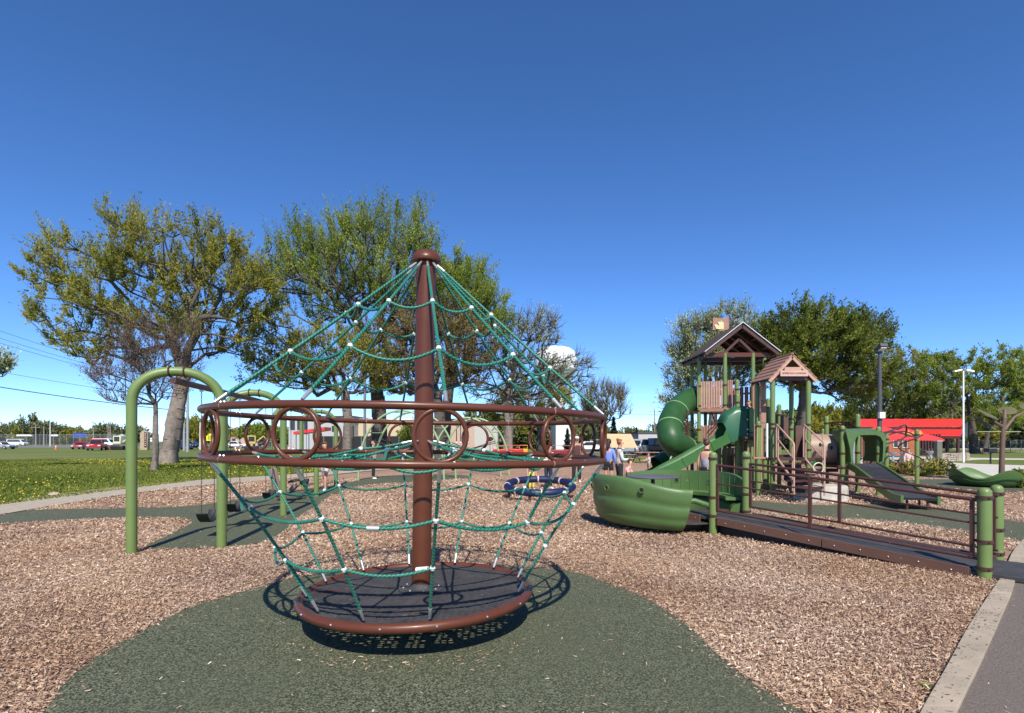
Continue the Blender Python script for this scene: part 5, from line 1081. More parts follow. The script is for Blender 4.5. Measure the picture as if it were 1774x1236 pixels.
# pavilions
pv = thing('red_roof_pavilion', 'long open pavilion with two tiers of bright red metal roof on dark posts', 'pavilion', onground(1600, 60)); c = onground(1600, 60)
def slope(px0, px1, pt_, pb_, qx0, qx1, Yb, Yf, name='roof_slope'):
    a, b, p, q = P(px0, pt_, Yb), P(px1, pt_, Yb), P(qx0, pb_, Yf), P(qx1, pb_, Yf); obj(name, MB().prism([a - c, b - c, q - c, p - c], (0, 0, .12)), REDF, pv, smooth=False)
    sm = MB()
    for k in range(0, 41): sm.beam((a - c).lerp(b - c, k / 40) + Vector((0, 0, .13)), (p - c).lerp(q - c, k / 40) + Vector((0, 0, .13)), .04, .05)
    obj('roof_seam', sm, REDF, pv, smooth=False)
slope(1490, 1672, 728, 740, 1486, 1665, 64, 61.5); slope(1588, 1671, 746, 756, 1588, 1663, 60.5, 58)
a = P(1486, 741, 61.6) - c; b_ = P(1665, 741, 61.6) - c; obj('fascia', MB().beam(a - Vector((0, 0, .15)), b_ - Vector((0, 0, .15)), .2, .34), mat('dark_red_fascia', (.06, .008, .008), .5), pv, smooth=False); a = P(1588, 757, 58.1) - c; b_ = P(1663, 757, 58.1) - c; obj('fascia', MB().beam(a - Vector((0, 0, .1)), b_ - Vector((0, 0, .1)), .2, .2), MATS['dark_red_fascia'], pv, smooth=False)  # dark fascia strips paint the shaded gap below each roof tier
obj('gable_siding', MB().prism([P(1664, 741, 61) - c, P(1674, 729, 64) - c, P(1674, 757, 64) - c, P(1664, 757, 60) - c], (.2, 0, 0)), BROWND, pv, smooth=False)
for k in range(9): x = P(1594 + k * 9, 0, 59).x - c.x; obj('pavilion_post', MB().box((x, -.5 + (k % 2) * 2.5, 1.15), (.22, .22, 2.3)), BROWND, pv, smooth=False)
for k in range(8): x = P(1593 + k * 5, 0, 57).x - c.x; obj('pavilion_post', MB().box((x, -3, 1.12), (.14, .14, 2.24)), BROWND, pv, smooth=False)
for k in range(5): x = P(1500 + k * 20, 0, 60).x - c.x; obj('pavilion_post', MB().box((x, 2, 1.5), (.2, .2, 3.0)), BROWND, pv, smooth=False)
def canopy(label, px, Y, top, x0, x1, bot, dec=False):
    c = onground(px, Y); t = thing('shade_canopy', label, 'canopy', c); ap = P(px, top, Y) - c; a = P(x0, bot, Y - 1.4) - c; b = P(x1, bot + 1, Y - 1.0) - c; d = P(x1 - 10, bot - 3, Y + 1.8) - c; e = P(x0 + 10, bot - 3, Y + 1.8) - c
    obj('canopy_fabric', MB().add([ap, a, b, d, e, ap - Vector((0, 0, .06)), a - Vector((0, 0, .08)), b - Vector((0, 0, .08)), d - Vector((0, 0, .08)), e - Vector((0, 0, .08))], [(0, 1, 2), (0, 2, 3), (0, 3, 4), (0, 4, 1), (5, 7, 6), (5, 8, 7), (5, 9, 8), (5, 6, 9), (1, 6, 7, 2), (2, 7, 8, 3), (3, 8, 9, 4), (4, 9, 6, 1)]), mat('red_canopy_fabric', (.60, .03, .028), .7, var=.06), t, smooth=False)
    for v in (a, b, d, e): obj('canopy_post', MB().cyl((v.x * .9, v.y * .9, 0), (v.x * .9, v.y * .9, v.z), .05, seg=8), DGREY, t)
    if dec:
        fm = MB(); q = P(1558, 752, Y - 1.3) - c
        for k in range(5): x = q.x + k * .28; z = q.z + .05 * math.sin(k * 2.2); fm.add([(x - .16, q.y - .5 + .0, z), (x + .05, q.y - .45, z + .22), (x + .2, q.y - .5, z - .02), (x, q.y - .52, z - .08)], [(0, 1, 2, 3)])
        obj('orange_flame_print', fm, mat('orange_print', (.6, .22, .02), .6), t)
canopy('red fabric canopy with peaked top left of the light pole', 1523, 44, 737, 1488, 1575, 751); canopy('red fabric canopy with orange flame print and long right corner', 1566, 40, 741, 1520, 1637, 761, True)
# stone walls
def stonewall(label, px0, px1, Y, top):
    a, b = onground(px0, Y), onground(px1, Y); h = P(0, top, Y).z; t = thing('stone_wall', label, 'wall', (a + b) / 2); w_ = b.x - a.x; rs_ = random.Random(px0); mb = MB(); rows = 4
    for r in range(rows):
        x = -w_ / 2
        while x < w_ / 2 - .05:
            L = min(rs_.uniform(.16, .4), w_ / 2 - x); mb.box((x + L / 2, -.02 + rs_.uniform(-.02, .02), (r + .5) * h / rows), (L - .03, .26, h / rows - .03)); x += L
    o = obj('field_stone', mb, mat('field_stone', (.10, .05, .045), .85, col2=(.6, .52, .44), vs=9, bump=.3), t, smooth=False); o['kind'] = 'stuff'
    obj('mortar_core', MB().box((0, .03, h / 2 - .01), (w_, .22, h - .02)), mat('mortar', (.2, .18, .16), .9), t, smooth=False); obj('cap_stone', MB().box((0, 0, h + .04), (w_ + .1, .36, .08)), CONC, t, smooth=False)
    for s in (-1, 1): obj('end_pillar', MB().box((s * w_ / 2, 0, h / 2 + .02), (.25, .34, h + .04)), CONC, t, smooth=False)
stonewall('low field stone wall with pale cap beside the white light pole', 1631, 1660, 41, 787); stonewall('short reddish stone wall section right of the longer one', 1662, 1674, 42, 786); stonewall('small stone seat wall in the plaza near the corkscrew bar', 1566, 1584, 36, 789)
# light poles
def lightpole(label, px, Y, top, m, r, head, pw=None):
    b = onground(px, Y); h = P(0, top, Y).z; t = thing('light_pole', label, 'light pole', b); obj('pole', MB().cyl((0, 0, 0), (0, 0, h), r * 1.15, r * .8, 10), m, t)
    if head == 'box': obj('lamp_head', MB().box((0, -.1, h + .05), (.36, .5, .16), rot=(R(-25), 0, 0)), DGREY, t, smooth=False); obj('lamp_lens', MB().box((0, -.18, h - .05), (.28, .3, .03), rot=(R(-25), 0, 0)), mat('pale_lens', (.5, .5, .52), .3), t, smooth=False); obj('bracket', MB().box((0, 0, h - .35), (.34, .06, .06)), DGREY, t)
    else:
        for s in (-1, 1): obj('lamp_head', MB().box((s * .42, 0, h + .02), (.55, .22, .1), rot=(0, s * R(12), 0)), WHITE, t, smooth=False)
    return t
lp = lightpole('tall dark light pole with small white box in front of the red roofs', 1524, 27, 605, DGREY, .11, 'box'); zz = P(0, 720, 27).z; obj('white_box', MB().box((0, -.14, zz), (.27, .16, .3)), WHITE, lp, smooth=False)
lightpole('white pole with two white lamp heads at the right', 1669, 38, 643, WHITE, .06, 'twin'); lightpole('slim grey pole with box lamp behind the net left of the brown pole', 632, 40, 616, mat('mid_grey_pole', (.16, .16, .16), .5), .1, 'box')
def utility(label, px, Y, top, arm=1, m=None):
    b = onground(px, Y); h = P(0, top, Y).z; t = thing('utility_pole', label, 'utility pole', b); obj('pole', MB().cyl((0, 0, 0), (0, 0, h), .2, .13, 8), m or mat('weathered_pole', (.24, .2, .17), .9), t)
    if arm: obj('crossarm', MB().box((0, 0, h - .8), (2.6, .12, .14)), m or MATS['weathered_pole'], t, smooth=False); [obj('insulator', MB().cyl((x, 0, h - .73), (x, 0, h - .5), .06, seg=6), GREY, t) for x in (-1.1, 1.1)]
    return h
for lab, px, Y, top, arm in (('wooden utility pole in front of the dark conifers', 62, 150, 736, 1), ('shorter wooden utility pole right of the conifer pole', 76, 150, 739, 0), ('tall pale utility pole, third on the left horizon', 87, 150, 733, 0), ('thin utility pole above the red cars', 162, 170, 739, 1), ('paired utility pole, left of two near the green swing leg', 187.5, 165, 732, 0), ('paired utility pole, right of two near the green swing leg', 191, 165, 738, 0),
                             ('tall grey pole right of the large maple trunk', 325, 75, 660, 0), ('slim pole left of the tall grey pole', 319, 85, 715, 0), ('white concrete column sign post beyond the lawn', 347, 95, 732, 0), ('cross armed utility pole left of the tube slide', 1134, 150, 709, 1)):
    utility(lab, px, Y, top, arm, mat('pale_pole', (.5, .48, .45), .8) if 'white' in lab or 'pale' in lab else (GREY if 'grey' in lab else None))
# overhead wires: each a long sagging cable
def wire(label, a, b, sg, r=.02): tag(obj('power_line', MB().tube([Vector(a).lerp(Vector(b), k / 16) - Vector((0, 0, sg * 4 * (k / 16) * (1 - k / 16))) for k in range(17)], r, 4), mat('black_cable', (.02, .02, .02), .6)), label, 'wire', 'power lines in the left sky')
wire('uppermost power line crossing the left sky', P(-120, 530, 60), P(325, 668, 75), .6); wire('second power line crossing the left sky', P(-120, 546, 60), P(325, 672, 75), .6); wire('third power line crossing the left sky', P(-120, 556, 60), P(325, 676, 75), .6)
wire('fourth thin power line lower in the left sky', P(-120, 622, 60), P(325, 694, 75), .3); wire('thick lowest power line in the left sky', P(-120, 651, 55), P(325, 713, 75), .3, .045)
wire('far thin power line between the horizon poles', P(62, 738, 150), P(190, 745, 165), .4, .05); wire('far thin power line right of the spinner', P(1040, 716, 150), P(1320, 718, 150), .3, .04)
# signs
def sign(label, px, Y, ptop, pbot, w_, shape, m, cat='sign', post=True):
    b = onground(px, Y); z1, z0 = P(0, ptop, Y).z, P(0, pbot, Y).z; t = thing('road_sign', label, cat, b)
    if post: obj('sign_post', MB().cyl((0, .05, 0), (0, .05, z1), .04, seg=6), GREY, t)
    zc = (z0 + z1) / 2; hh_ = (z1 - z0) / 2
    pts = {'penta': [(-1, -1), (1, -1), (1, .2), (0, 1), (-1, .2)], 'rect': [(-1, -1), (1, -1), (1, 1), (-1, 1)], 'oct': [(math.cos(PI / 8 + k * PI / 4), math.sin(PI / 8 + k * PI / 4)) for k in range(8)]}[shape]
    obj('sign_plate', MB().prism([(x * w_, -.03, zc + y * hh_) for x, y in pts], (0, .04, 0)), m, t, smooth=False); return t
s_ = sign('yellow five-sided school crossing sign seen through the left hoop', 364, 75, 751, 764, .5, 'penta', mat('sign_yellow', (.75, .75, .02), .5)); zc = P(0, 758, 75).z
fg = MB()
for x in (-.14, .14): fg.ball((x, -.06, zc + .22), .07, 8).box((x, -.05, zc), (.13, .02, .28)).box((x - .05, -.05, zc - .25), (.05, .02, .25)).box((x + .06, -.05, zc - .25), (.05, .02, .25))
obj('walking_figures', fg, mat('sign_black', (.01, .01, .01), .5), s_)
s_ = sign('red octagonal stop sign beyond the arch climbers', 849, 62, 757, 765, .38, 'oct', mat('sign_red', (.5, .01, .012), .5)); zc = P(0, 761, 62).z; text('STOP', .26, (0, -.045, zc), (PI / 2, 0, 0), WHITE, s_, world=False)
sign('blue and dark roadside panel above the red car', 138, 150, 750, 759, 1.9, 'rect', mat('sign_blue', (.03, .06, .25), .4)); sign('grey house shaped sign board right of the red truck', 211, 120, 752, 761, .9, 'penta', mat('sign_grey', (.35, .4, .4), .5)); sign('white station canopy board over the far conifers', 45, 200, 753, 756, 3.5, 'rect', WHITE); sign('pale sign board right of the tall pale pole', 93, 200, 753, 756, 1.6, 'rect', WHITE)
sg = thing('monument_sign', 'curved tan stone sign with dark vertical panel of pale marks beyond the lawn', 'sign', onground(250, 90)); TS = mat('tan_stone', (.36, .28, .2), .85, var=.2, vs=2)
z = lambda y: P(0, y, 90).z
obj('stone_body', MB().prism([(-.8, 0, 0), (.45, 0, 0), (.55, 0, z(760)), (.5, 0, z(749)), (-.1, 0, z(746)), (-.5, 0, z(747)), (-.75, 0, z(752)), (-.7, 0, z(763))], (0, .7, 0)), TS, sg, smooth=False, bev=.05); obj('dark_panel', MB().box((.22, -.05, (z(749) + z(775)) / 2), (.38, .08, z(749) - z(775))), BROWND, sg)
mk = MB()
for k, (y, w_) in enumerate(((752, .2), (755, .14), (758, .18), (761, .15), (765, .17), (769, .15), (772, .18))): mk.box((.22, -.1, z(y)), (w_, .02, .14))
obj('pale_mark', mk, mat('pale_pink_mark', (.55, .42, .4), .6), sg)
# vehicles
def car(label, px, Y, m, hd=0, kind='car', name='parked_car'):
    t = thing(name, label, 'car' if kind != 'van' else 'van', onground(px, Y), R(hd)); L, w_, h = {'car': (4.5, 1.8, 1.45), 'van': (5.2, 2, 2.1), 'suv': (4.7, 1.9, 1.75), 'truck': (5.4, 1.95, 1.85)}[kind]
    hx = L / 2; sill = .32; belt = h * .56
    side = {'car': [(-hx, sill), (hx, sill), (hx, belt * .8), (hx * .93, belt), (hx * .45, belt * 1.08), (-hx * .75, belt * 1.08), (-hx, belt * .95)], 'suv': [(-hx, sill), (hx, sill), (hx, belt * .85), (hx * .9, belt), (hx * .5, belt * 1.08), (-hx * .95, belt * 1.1), (-hx, belt)], 'van': [(-hx, sill), (hx, sill), (hx, belt * .7), (hx * .8, belt), (-hx * .97, belt), (-hx, belt * .9)], 'truck': [(-hx, sill + .15), (hx, sill + .1), (hx, belt * .95), (hx * .5, belt * 1.05), (-hx, belt * 1.02)]}[kind]
    obj('body', MB().prism([(x, -w_ / 2, z) for x, z in side], (0, w_, 0)), m, t, bev=.08)
    cb = {'car': [(hx * .42, belt), (hx * .12, h), (-hx * .42, h), (-hx * .78, belt)], 'suv': [(hx * .45, belt), (hx * .2, h), (-hx * .85, h), (-hx * .95, belt)], 'van': [(hx * .78, belt - .05), (hx * .5, h), (-hx * .92, h), (-hx * .97, belt - .05)], 'truck': [(hx * .4, belt), (hx * .2, h), (-hx * .25, h), (-hx * .32, belt)]}[kind]
    obj('cabin', MB().prism([(x, -w_ * .42, z) for x, z in cb], (0, w_ * .84, 0)), m, t, bev=.06); cx = sum(x for x, z in cb) / 4
    obj('side_window', MB().prism([(cx + (x - cx) * .86, -w_ * .42 - .012, belt + .06 + (z - belt) * .78) for x, z in cb], (0, w_ * .84 + .024, 0)), GLASS, t, smooth=False)
    f0, f1 = cb[0], cb[1]; obj('windscreen', MB().beam((f0[0] * 1.0 + .01, 0, f0[1] + .05), (f1[0] + .02, 0, f1[1] - .06), w_ * .74, .02), GLASS, t, smooth=False)
    for x in (-hx * .62, hx * .62):
        for y in (-w_ / 2 + .08, w_ / 2 - .08):
            wh = obj('wheel', MB().cyl((x, y - .11, .34), (x, y + .11, .34), .34, seg=18), BLACK, t); link('rim', MB().cyl((x, y - .125, .34), (x, y + .125, .34), .2, seg=12).mesh('rim', GREY), wh)
    for y in (-w_ * .36, w_ * .36):
        obj('headlight', MB().box((hx - .02, y, belt * .78), (.1, .34, .16)), mat('lamp_glass', (.7, .7, .68), .2), t); obj('tail_light', MB().box((-hx + .02, y, belt * .8), (.08, .3, .16)), mat('tail_red', (.3, .01, .01), .3), t)
    obj('bumper', MB().box((hx, 0, .42), (.12, w_ * .96, .2)).box((-hx, 0, .45), (.12, w_ * .96, .2)), DGREY, t); return t
cp = lambda n, c, metal=.3: mat('car_paint_' + n, c, .25, metal=metal, var=.02, coat=.5)
RED, WHT, SIL, NAV, CBL = cp('red', (.45, .01, .015)), cp('white', (.7, .7, .7), 0), cp('silver', (.4, .41, .43)), cp('navy', (.02, .03, .06)), cp('black', (.015, .015, .017))
car('silver car cropped by the left edge beyond the lawn', 2, 100, SIL, 0); car('white van parked on the left horizon behind the fence', 30, 165, WHT, 5, 'van'); car('red pickup truck parked beyond the lawn', 168, 88, RED, -62, 'truck'); car('smaller red car left of the red pickup truck', 141, 100, RED, -70)
car('dark navy vehicle right of the large maple trunk', 312, 95, NAV, 8, 'suv'); car('second dark vehicle beside the tall grey pole', 334, 97, CBL, 10); car('white car in front of the low pink house', 410, 120, WHT, 4); car('dark car right of the bright green shrub', 468, 125, CBL, 4)
car('silver vehicle facing the playground under the tan shelter', 1102, 58, SIL, -120, 'suv'); car('white vehicle behind the man in the white cap', 1022, 78, WHT, 10); car('dark vehicle parked behind the blue dressed woman', 1048, 80, CBL, 5, 'suv'); car('silver sedan far right beyond the ball field', 1790, 130, SIL, 4); car('white pickup on the road beyond the ball field', 1728, 120, WHT, 4, 'truck')
car('black truck parked beside the pump house', 1138, 60, CBL, 15, 'truck'); car('white trailer van behind the red pickup', 181, 130, WHT, 2, 'van')
# construction machine, cones, mound
ex_ = thing('compact_excavator', 'cream construction machine beside the dirt mound on the left horizon', 'excavator', onground(207, 92)); CRM = mat('cream_machine', (.6, .58, .4), .5)
obj('cab', MB().box((0, 0, 1.7), (1.3, 1.3, 1.4)), CRM, ex_, bev=.08); obj('cab_window', MB().box((0, -.66, 1.85), (.9, .03, .8)), GLASS, ex_); obj('track', MB().box((0, -.6, .35), (2.1, .4, .7)), BLACK, ex_, bev=.15); obj('track', MB().box((0, .6, .35), (2.1, .4, .7)), BLACK, ex_, bev=.15); obj('boom', MB().tube([(.5, 0, 1.2), (1.8, 0, 2.3), (2.6, 0, 1.3)], .14, 6), CRM, ex_); obj('bucket', MB().box((2.6, 0, .9), (.5, .6, .5)), DGREY, ex_, bev=.05)
ex2 = dup(ex_, onground(436, 90), .4, 'yellow construction machine digging behind the left hoops')
for ch in ex2.children:
    if ch.name.startswith(('cab', 'boom')) and not ch.name.startswith('cab_w'): ch.data = ch.data.copy(); ch.data.materials[0] = mat('yellow_machine', (.5, .36, .1), .5)
CO = mat('cone_orange', (.7, .14, .02), .5)
def cone(label, px, Y, h=.75):
    t = thing('traffic_cone', label, 'traffic cone', onground(px, Y), group='orange traffic cones'); obj('cone_body', MB().lathe([(.19, .04), (.03, h)], seg=14), CO, t); obj('white_band', MB().lathe([(.117, h * .48), (.082, h * .7)], seg=14), WHITE, t); obj('base', MB().box((0, 0, .02), (.45, .45, .04)), CO, t)
for l, px, Y in (('orange cone standing alone on the left lawn edge', 97, 98), ('orange cone right behind the red pickup', 187, 90), ('orange cone at the left end of the group by the digger', 408, 78), ('orange cone second in the group by the digger', 416, 79), ('orange cone right of the digger', 500, 76), ('orange cone in front of the red awning, left one', 508, 70), ('orange cone in front of the red awning, right one', 521, 70)): cone(l, px, Y, .9)
mo = MB(); rm_ = random.Random(3); S = 24
for r, z in ((1.6, 0), (1.2, .35), (.7, .7), (.2, .85)):
    for k in range(S): a = 2 * PI * k / S; rj = r * (1 + .12 * rm_.uniform(-1, 1)); mo.v.append((rj * math.cos(a) * 1.3, rj * math.sin(a), z + rm_.uniform(-.06, .06) * (z > 0)))
for i in range(3):
    for k in range(S): k2 = (k + 1) % S; mo.f.append((i * S + k, i * S + k2, (i + 1) * S + k2, (i + 1) * S + k))
mo.f.append(tuple(3 * S + k for k in range(S))); o = obj('dirt_mound', mo, mat('dark_soil', (.08, .05, .035), .95, bump=.5), None); o.location = onground(196, 95); tag(o, 'small mound of dark soil beside the red pickup', 'mound')
mo2 = obj('rock', MB().ball((0, 0, .05), .12, 9, (1.4, .9, .6)), CONC, None); mo2.location = G(94, 860); tag(mo2, 'single pale rock lying in the grass by the path', 'rock')
# red ride-on vehicles
def cart(label, px, Y, m, L=1.7):
    t = thing('toy_cart', label, 'toy cart', onground(px, Y)); obj('cart_body', MB().box((0, 0, .62), (L, .8, .45)), m, t, bev=.06); obj('cart_rail', MB().tube([(-L / 2, 0, .85), (-L / 2, 0, 1.15), (L / 2, 0, 1.15), (L / 2, 0, .85)], .03, 6), m, t)
    for x in (-L * .32, L * .32): obj('wheel', MB().cyl((x, -.45, .25), (x, .45, .25), .25, seg=14), BLACK, t)
RP = mat('toy_red', (.5, .02, .015), .4); YP = mat('toy_yellow', (.7, .35, .02), .4)
cart('bright red cart left of the pale trunk', 867, 46, RP, 1.3); cart('red cart right of the pale trunk with orange panels', 893, 47, RP, 1.4); cart('yellow orange cart beside the red one', 907, 48, YP, .7); cart('dark red wagon behind the man in the white cap', 968, 44, mat('toy_dark_red', (.22, .02, .02), .4), 1.9)
# benches, tables, bins, grills
def picnic(label, px, Y, m, rz=0):
    t = thing('picnic_table', label, 'picnic table', onground(px, Y), rz); obj('table_top', MB().box((0, 0, .74), (1.8, .75, .05)), m, t)
    for s in (-1, 1): obj('bench', MB().box((0, s * .7, .44), (1.8, .26, .05)), m, t); obj('leg', MB().beam((s * .65, -.7, 0), (s * .65, 0, .72), .05, .05).beam((s * .65, .7, 0), (s * .65, 0, .72), .05, .05), DGREY, t)
picnic('blue picnic table on the plaza near the corkscrew bar', 1550, 38, mat('table_blue', (.03, .12, .2), .5)); picnic('grey picnic table under the tan shelter', 1078, 44, GREY, .3); picnic('brown picnic table right of the girl in pink', 1118, 38, WOODP, .2); picnic('dark picnic table in front of the open pavilion', 1612, 44, DGREY)
picnic('pale picnic table beyond the blue ring spinner', 988, 33, WOODL, .5)
gr = thing('park_grill', 'black park grill on a post beyond the lawn strip at the right', 'grill', onground(1716, 36)); obj('post', MB().cyl((0, 0, 0), (0, 0, .8), .05), BLACK, gr); obj('firebox', MB().box((0, 0, .92), (.55, .45, .25)), BLACK, gr, bev=.02); obj('grate', MB().box((0, 0, 1.06), (.5, .4, .02)), GREY, gr)
bo = thing('bollard', 'square dark stone bollard on the plaza beside the low shrubs', 'bollard', onground(1625, 30)); obj('shaft', MB().box((0, 0, .75), (.28, .28, 1.5)), mat('olive_grey_post', (.12, .12, .09), .7), bo, bev=.02); obj('cap', MB().box((0, 0, 1.53), (.32, .32, .06)), GREY, bo)
fo = thing('drinking_fountain', 'grey pedestal fountain on the plaza right of the corkscrew post', 'fountain', onground(1612, 34)); obj('pedestal', MB().lathe([(.18, 0), (.07, .12), (.06, .7), (.2, .82), (.22, .9), (0, .88)], seg=16), GREY, fo)
fo2 = dup(fo, onground(1547, 31), 0, 'grey pedestal fountain left of the blue picnic table')
# ================================================================== PEOPLE
def skinmesh(name, verts, edges, rad, m, sub=1):
    me = bpy.data.meshes.new(name); me.from_pydata([tuple(v) for v in verts], edges, []); o = bpy.data.objects.new(name, me); COL.objects.link(o)
    sk = o.modifiers.new('skin', 'SKIN'); sk.use_smooth_shade = True; lay = me.skin_vertices[0] if me.skin_vertices else None
    for i, r in enumerate(rad):
        lay.data[i].radius = r if isinstance(r, tuple) else (r, r)
        lay.data[i].use_root = (i == 0)
    sb = o.modifiers.new('sub', 'SUBSURF'); sb.levels = sub; sb.render_levels = sub
    dg = bpy.context.evaluated_depsgraph_get(); dg.update(); out = bpy.data.meshes.new_from_object(o.evaluated_get(dg)); bpy.data.objects.remove(o); out.materials.clear(); out.materials.append(m); out.shade_smooth(); return out
SKIN = mat('skin', (.52, .27, .18), .5, var=.05); SKIN2 = mat('sunlit_skin', (.58, .32, .22), .5, var=.05)  # second skin tone is slightly paler
def person(label, loc, H, face, top, bottom, hair, shorts=False, arms='down', cap=None, longhair=False, bun=False, sleeves=True, shoes=WHITE, legs='stand', skin=SKIN, z0=0, bulk=1.0):
    """one continuous skin-grown body; hair and clothes are children. face: heading the person looks towards (radians, 0 = +x)"""
    k = H / 1.75; t = thing('person', label, 'person', (loc[0], loc[1], z0), face)
    f = Vector((1, 0, 0)); hipz = .92
    if legs == 'sit': hipz = .46
    st_ = .11
    pel = Vector((0, 0, hipz)); che = Vector((.0, 0, hipz + .36)); nk = Vector((.01, 0, hipz + .55)); 
    if arms == 'lean': che.x += .05; nk.x += .1
    hd0 = nk + Vector((.02, 0, .09)); hd1 = hd0 + Vector((.015, 0, .12))
    V = [pel, pel + Vector((0, 0, .14)), che, nk, hd0, hd1]; Ed = [(0, 1), (1, 2), (2, 3), (3, 4), (4, 5)]; Rd = [(.12, .155), (.1, .13), (.11, .165), (.052, .052), (.085, .072), (.088, .075)]
    armv = []; legv = []
    for s in (-1, 1):
        sh_ = che + Vector((0, s * .17, .08)); 
        if arms == 'down': el = sh_ + Vector((-.03, s * .08, -.27)); wr = el + Vector((.08, s * .0, -.24))
        elif arms == 'phone': el = sh_ + Vector((.04, s * .05, -.27)); wr = el + Vector((.24, -s * .09, .03))
        elif arms == 'reach': el = sh_ + Vector((.2, s * .06, -.14)); wr = el + Vector((.24, 0, -.02))
        elif arms == 'lean': el = sh_ + Vector((.14, s * .03, -.24)); wr = el + Vector((.2, 0, -.12))
        dirh = (wr - el).normalized(); b = len(V); hn = wr + dirh * .08
        V += [sh_, el, wr, hn]; Ed += [(2, b), (b, b + 1), (b + 1, b + 2), (b + 2, b + 3)]; Rd += [.055, .04, .028, (.036, .02)]
        side = Vector((0, 0, 1)).cross(dirh); side = side.normalized() if side.length > .1 else Vector((1, 0, 0))
        for j, L in enumerate((.07, .08, .075, .06)):
            c = len(V); p = hn + side * (-.027 + .018 * j) + dirh * .035; V += [p, p + dirh * L * .7 + Vector((0, 0, -.012))]; Ed += [(b + 3, c), (c, c + 1)]; Rd += [.010, .008]
        c = len(V); V += [wr + dirh * .035 + side * .045, wr + dirh * .075 + side * .06]; Ed += [(b + 2, c), (c, c + 1)]; Rd += [.012, .009]
        armv.append((sh_, el, wr))
        hp = pel + Vector((0, s * .095, -.05))
        if legs == 'sit': kn = hp + Vector((.42, s * .03, .03)); an = kn + Vector((.03, 0, -.40))
        elif legs == 'walk': kn = hp + Vector((.14 * s, 0, -.40)); an = kn + Vector((.08 * s - .08, 0, -.40))
        else: kn = hp + Vector((.02, s * .01, -.42)); an = kn + Vector((-.02, s * .01, -.38))
        an.z = max(.075, an.z) if legs != 'sit' else .075; b = len(V); toe = an + Vector((.15, s * .02, -.045)); heel = an + Vector((.0, 0, -.04))
        V += [hp, kn, an, heel, toe]; Ed += [(0, b), (b, b + 1), (b + 1, b + 2), (b + 2, b + 3), (b + 3, b + 4)]; Rd += [.085, .056, .038, .036, (.04, .026)]
        legv.append((hp, kn, an, heel, toe))
    sc_ = lambda r: (r[0] * k * bulk, r[1] * k * bulk) if isinstance(r, tuple) else r * k * bulk
    link('body', skinmesh('body', [v * k for v in V], Ed, [sc_(r) for r in Rd], skin), t)
    # clothes
    TV = [pel + Vector((0, 0, -.01)), pel + Vector((0, 0, .15)), che, che + Vector((0, 0, .12)), nk + Vector((0, 0, -.03))]; TE = [(0, 1), (1, 2), (2, 3), (3, 4)]; TR = [(.138, .175), (.122, .152), (.13, .185), (.1, .15), (.062, .062)]
    for s in (0, 1):
        sh_, el, wr = armv[s]; b = len(TV)
        if sleeves == 'long': TV += [sh_, el, el.lerp(wr, .9)]; TE += [(2, b), (b, b + 1), (b + 1, b + 2)]; TR += [.07, .054, .042]
        elif sleeves: TV += [sh_, sh_.lerp(el, .62)]; TE += [(2, b), (b, b + 1)]; TR += [.072, .06]
    if not sleeves: TV = TV[:3]; TE = TE[:2]; TR = TR[:3]
    link('shirt', skinmesh('shirt', [v * k for v in TV], TE, [sc_(r) for r in TR], top), t)
    BV = [pel + Vector((0, 0, .13)), pel]; BE = [(0, 1)]; BR = [(.118, .15), (.132, .17)]
    for s in (0, 1):
        hp, kn, an, heel, toe = legv[s]; b = len(BV)
        if shorts: BV += [hp, hp.lerp(kn, .55)]; BE += [(1, b), (b, b + 1)]; BR += [.1, .088]
        else: BV += [hp, kn, an.lerp(kn, .06)]; BE += [(1, b), (b, b + 1), (b + 1, b + 2)]; BR += [.098, .07, .056]
    link('trousers' if not shorts else 'shorts', skinmesh('shorts', [v * k for v in BV], BE, [sc_(r) for r in BR], bottom), t)
    for s in (0, 1):
        an, heel, toe = legv[s][2:5]; link('shoe', skinmesh('shoe', [v * k for v in (heel + Vector((-.03, 0, .0)), heel + Vector((.05, 0, -.002)), toe + Vector((.02, 0, 0)))], [(0, 1), (1, 2)], [sc_(.044), sc_(.046), sc_((.05, .032))], shoes), t)
    hc = (hd0 + hd1) / 2; mb = MB(); mb.ball((hc + Vector((-.018, 0, .03))) * k, .105 * k, 14, (1, .88, 1.0))
    mb.v = [v for v in mb.v]; hm_ = mb
    # keep the face open: push the front lower part of the cap back
    for i, v in enumerate(hm_.v):
        x, y, z = v[0] / k - hc.x, v[1] / k, v[2] / k - hc.z
        if x > .02 and z < .055: hm_.v[i] = ((hc.x + .0) * k, v[1] * .8, v[2])
    hmat = mat('hair_' + hair, {'brown': (.06, .03, .018), 'dark': (.018, .012, .01), 'red': (.22, .07, .025), 'blond': (.35, .22, .1), 'grey': (.3, .28, .26)}[hair], .6, var=.3, vs=40)
    if longhair: hm_.tube([(hc + Vector((-.06, 0, .02))) * k, (hc + Vector((-.1, 0, -.12))) * k, (hc + Vector((-.11, 0, -.28))) * k], [.075 * k, .075 * k, .03 * k], 10)
    if bun: hm_.ball((hc + Vector((-.09, 0, .11))) * k, .052 * k, 10)
    obj('hair', hm_, hmat, t)
    fm = MB(); fm.ball((hc + Vector((.098, 0, -.012))) * k, .016 * k, 8, (1, .8, 1.4)); [fm.ball((hc + Vector((-.0, s * .078, -.01))) * k, .024 * k, 8, (.8, .4, 1.3)) for s in (-1, 1)]; obj('nose_and_ears', fm, skin, t)
    em_ = MB(); [em_.ball((hc + Vector((.083, s * .031, .018))) * k, .011 * k, 6) for s in (-1, 1)]; obj('eyes', em_, mat('eye_dark', (.02, .015, .012), .3), t)
    obj('mouth', MB().ball((hc + Vector((.084, 0, -.055))) * k, .02 * k, 6, (.5, 1, .3)), mat('lip', (.3, .08, .07), .5), t)
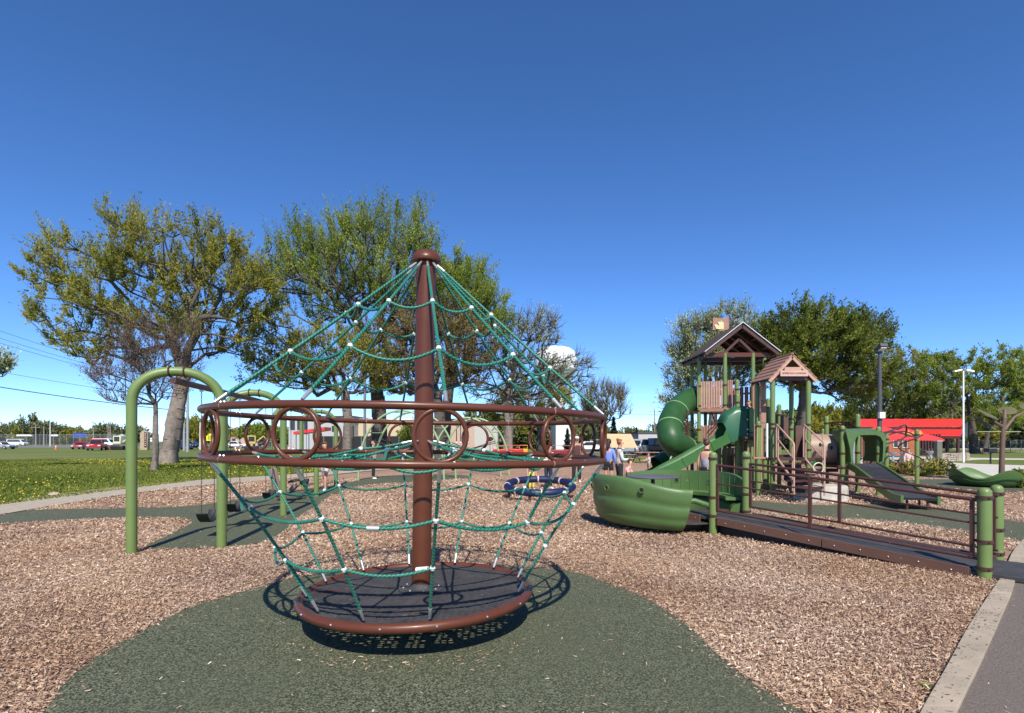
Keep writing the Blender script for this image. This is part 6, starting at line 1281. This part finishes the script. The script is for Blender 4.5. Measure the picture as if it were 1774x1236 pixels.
    if cap: c_ = hc + Vector((-.005, 0, .06)); obj('cap', MB().ball(c_ * k, .108 * k, 14, (1, .9, .72)).box((c_ + Vector((.11, 0, .0))) * k, (.12 * k, .15 * k, .012 * k)), cap, t)
    return t
C = lambda n, c: mat('cloth_' + n, c, .85, var=.08, vs=8, bump=.1)
gp = lambda px, Y: ((px - 887) / FL * Y, Y)
person('red haired child in dark green top and pale shorts standing by the far swings', gp(563, 16.9), 1.52, R(-100), C('dark_green', (.03, .08, .05)), C('pale_lilac', (.55, .5, .55)), 'red', True, legs='walk')
person('person in pale mint top near the arch climber feet', gp(646, 22), 1.55, R(20), C('mint', (.5, .68, .66)), C('black', (.015, .015, .018)), 'blond', False)
person('bearded man in white cap and dark brown shirt behind the blue ring', gp(999, 20.2), 1.72, R(-95), C('dark_brown', (.07, .03, .025)), C('black', (.015, .015, .018)), 'brown', False, cap=WHITE, bulk=1.12)
person('person in navy trousers leaning just behind the blue ring spinner', gp(950, 17.4), 1.45, R(-60), C('white', (.6, .6, .62)), C('navy', (.02, .025, .05)), 'dark', False, arms='lean')
person('small child in bright yellow trousers beside the blue ring spinner', gp(921, 17.2), 1.0, R(-70), C('tan', (.3, .2, .15)), C('yellow', (.7, .6, .05)), 'brown', False)
person('woman with long dark hair, periwinkle top and black shorts behind the green bowl', gp(1054, 17), 1.62, R(60), C('periwinkle', (.16, .24, .62)), C('black', (.015, .015, .018)), 'dark', True, longhair=True, sleeves='long')
person('woman with pinned red brown hair in grey shirt and black trousers', gp(1073, 15.6), 1.60, R(5), C('pale_grey', (.48, .52, .52)), C('black', (.015, .015, .018)), 'red', False, arms='phone', bun=True, sleeves='long')
person('girl in pink outfit seated low behind the green bowl', gp(1086, 15), 1.3, R(-30), C('pink', (.65, .3, .28)), C('pink', (.65, .3, .28)), 'brown', False, legs='sit', arms='lean', sleeves='long', skin=SKIN2, z0=.1)
person('small blond child in white shirt playing beyond the slide end', gp(1124, 24), 1.0, R(190), C('white', (.6, .6, .62)), C('tan', (.3, .2, .15)), 'blond', True, arms='reach')
person('woman with brown bun and coral strap top standing beside the slide', gp(1224, 13.6), 1.6, R(35), C('striped_grey', (.25, .27, .33)), C('black', (.015, .015, .018)), 'brown', False, bun=True, sleeves=False, arms='down', skin=SKIN2)
person('blond child in dark top at the head of the open slide', gp(1298, 17.6), 1.18, R(200), C('charcoal', (.035, .04, .045)), C('black', (.015, .015, .018)), 'blond', False, z0=1.68)
person('child in reddish top on the upper deck of the tower', gp(1274, 19.6), .95, R(-90), C('rosy_brown', (.25, .12, .12)), C('black', (.015, .015, .018)), 'brown', False, z0=2.7)
person('person in pale pink seated on the plaza behind the low shrubs', gp(1574, 33), 1.5, R(-110), C('pale_pink', (.62, .42, .38)), C('pale_pink', (.62, .42, .38)), 'brown', False, legs='sit', sleeves='long')
# slight haze is left out: near and far read equally clear in this air
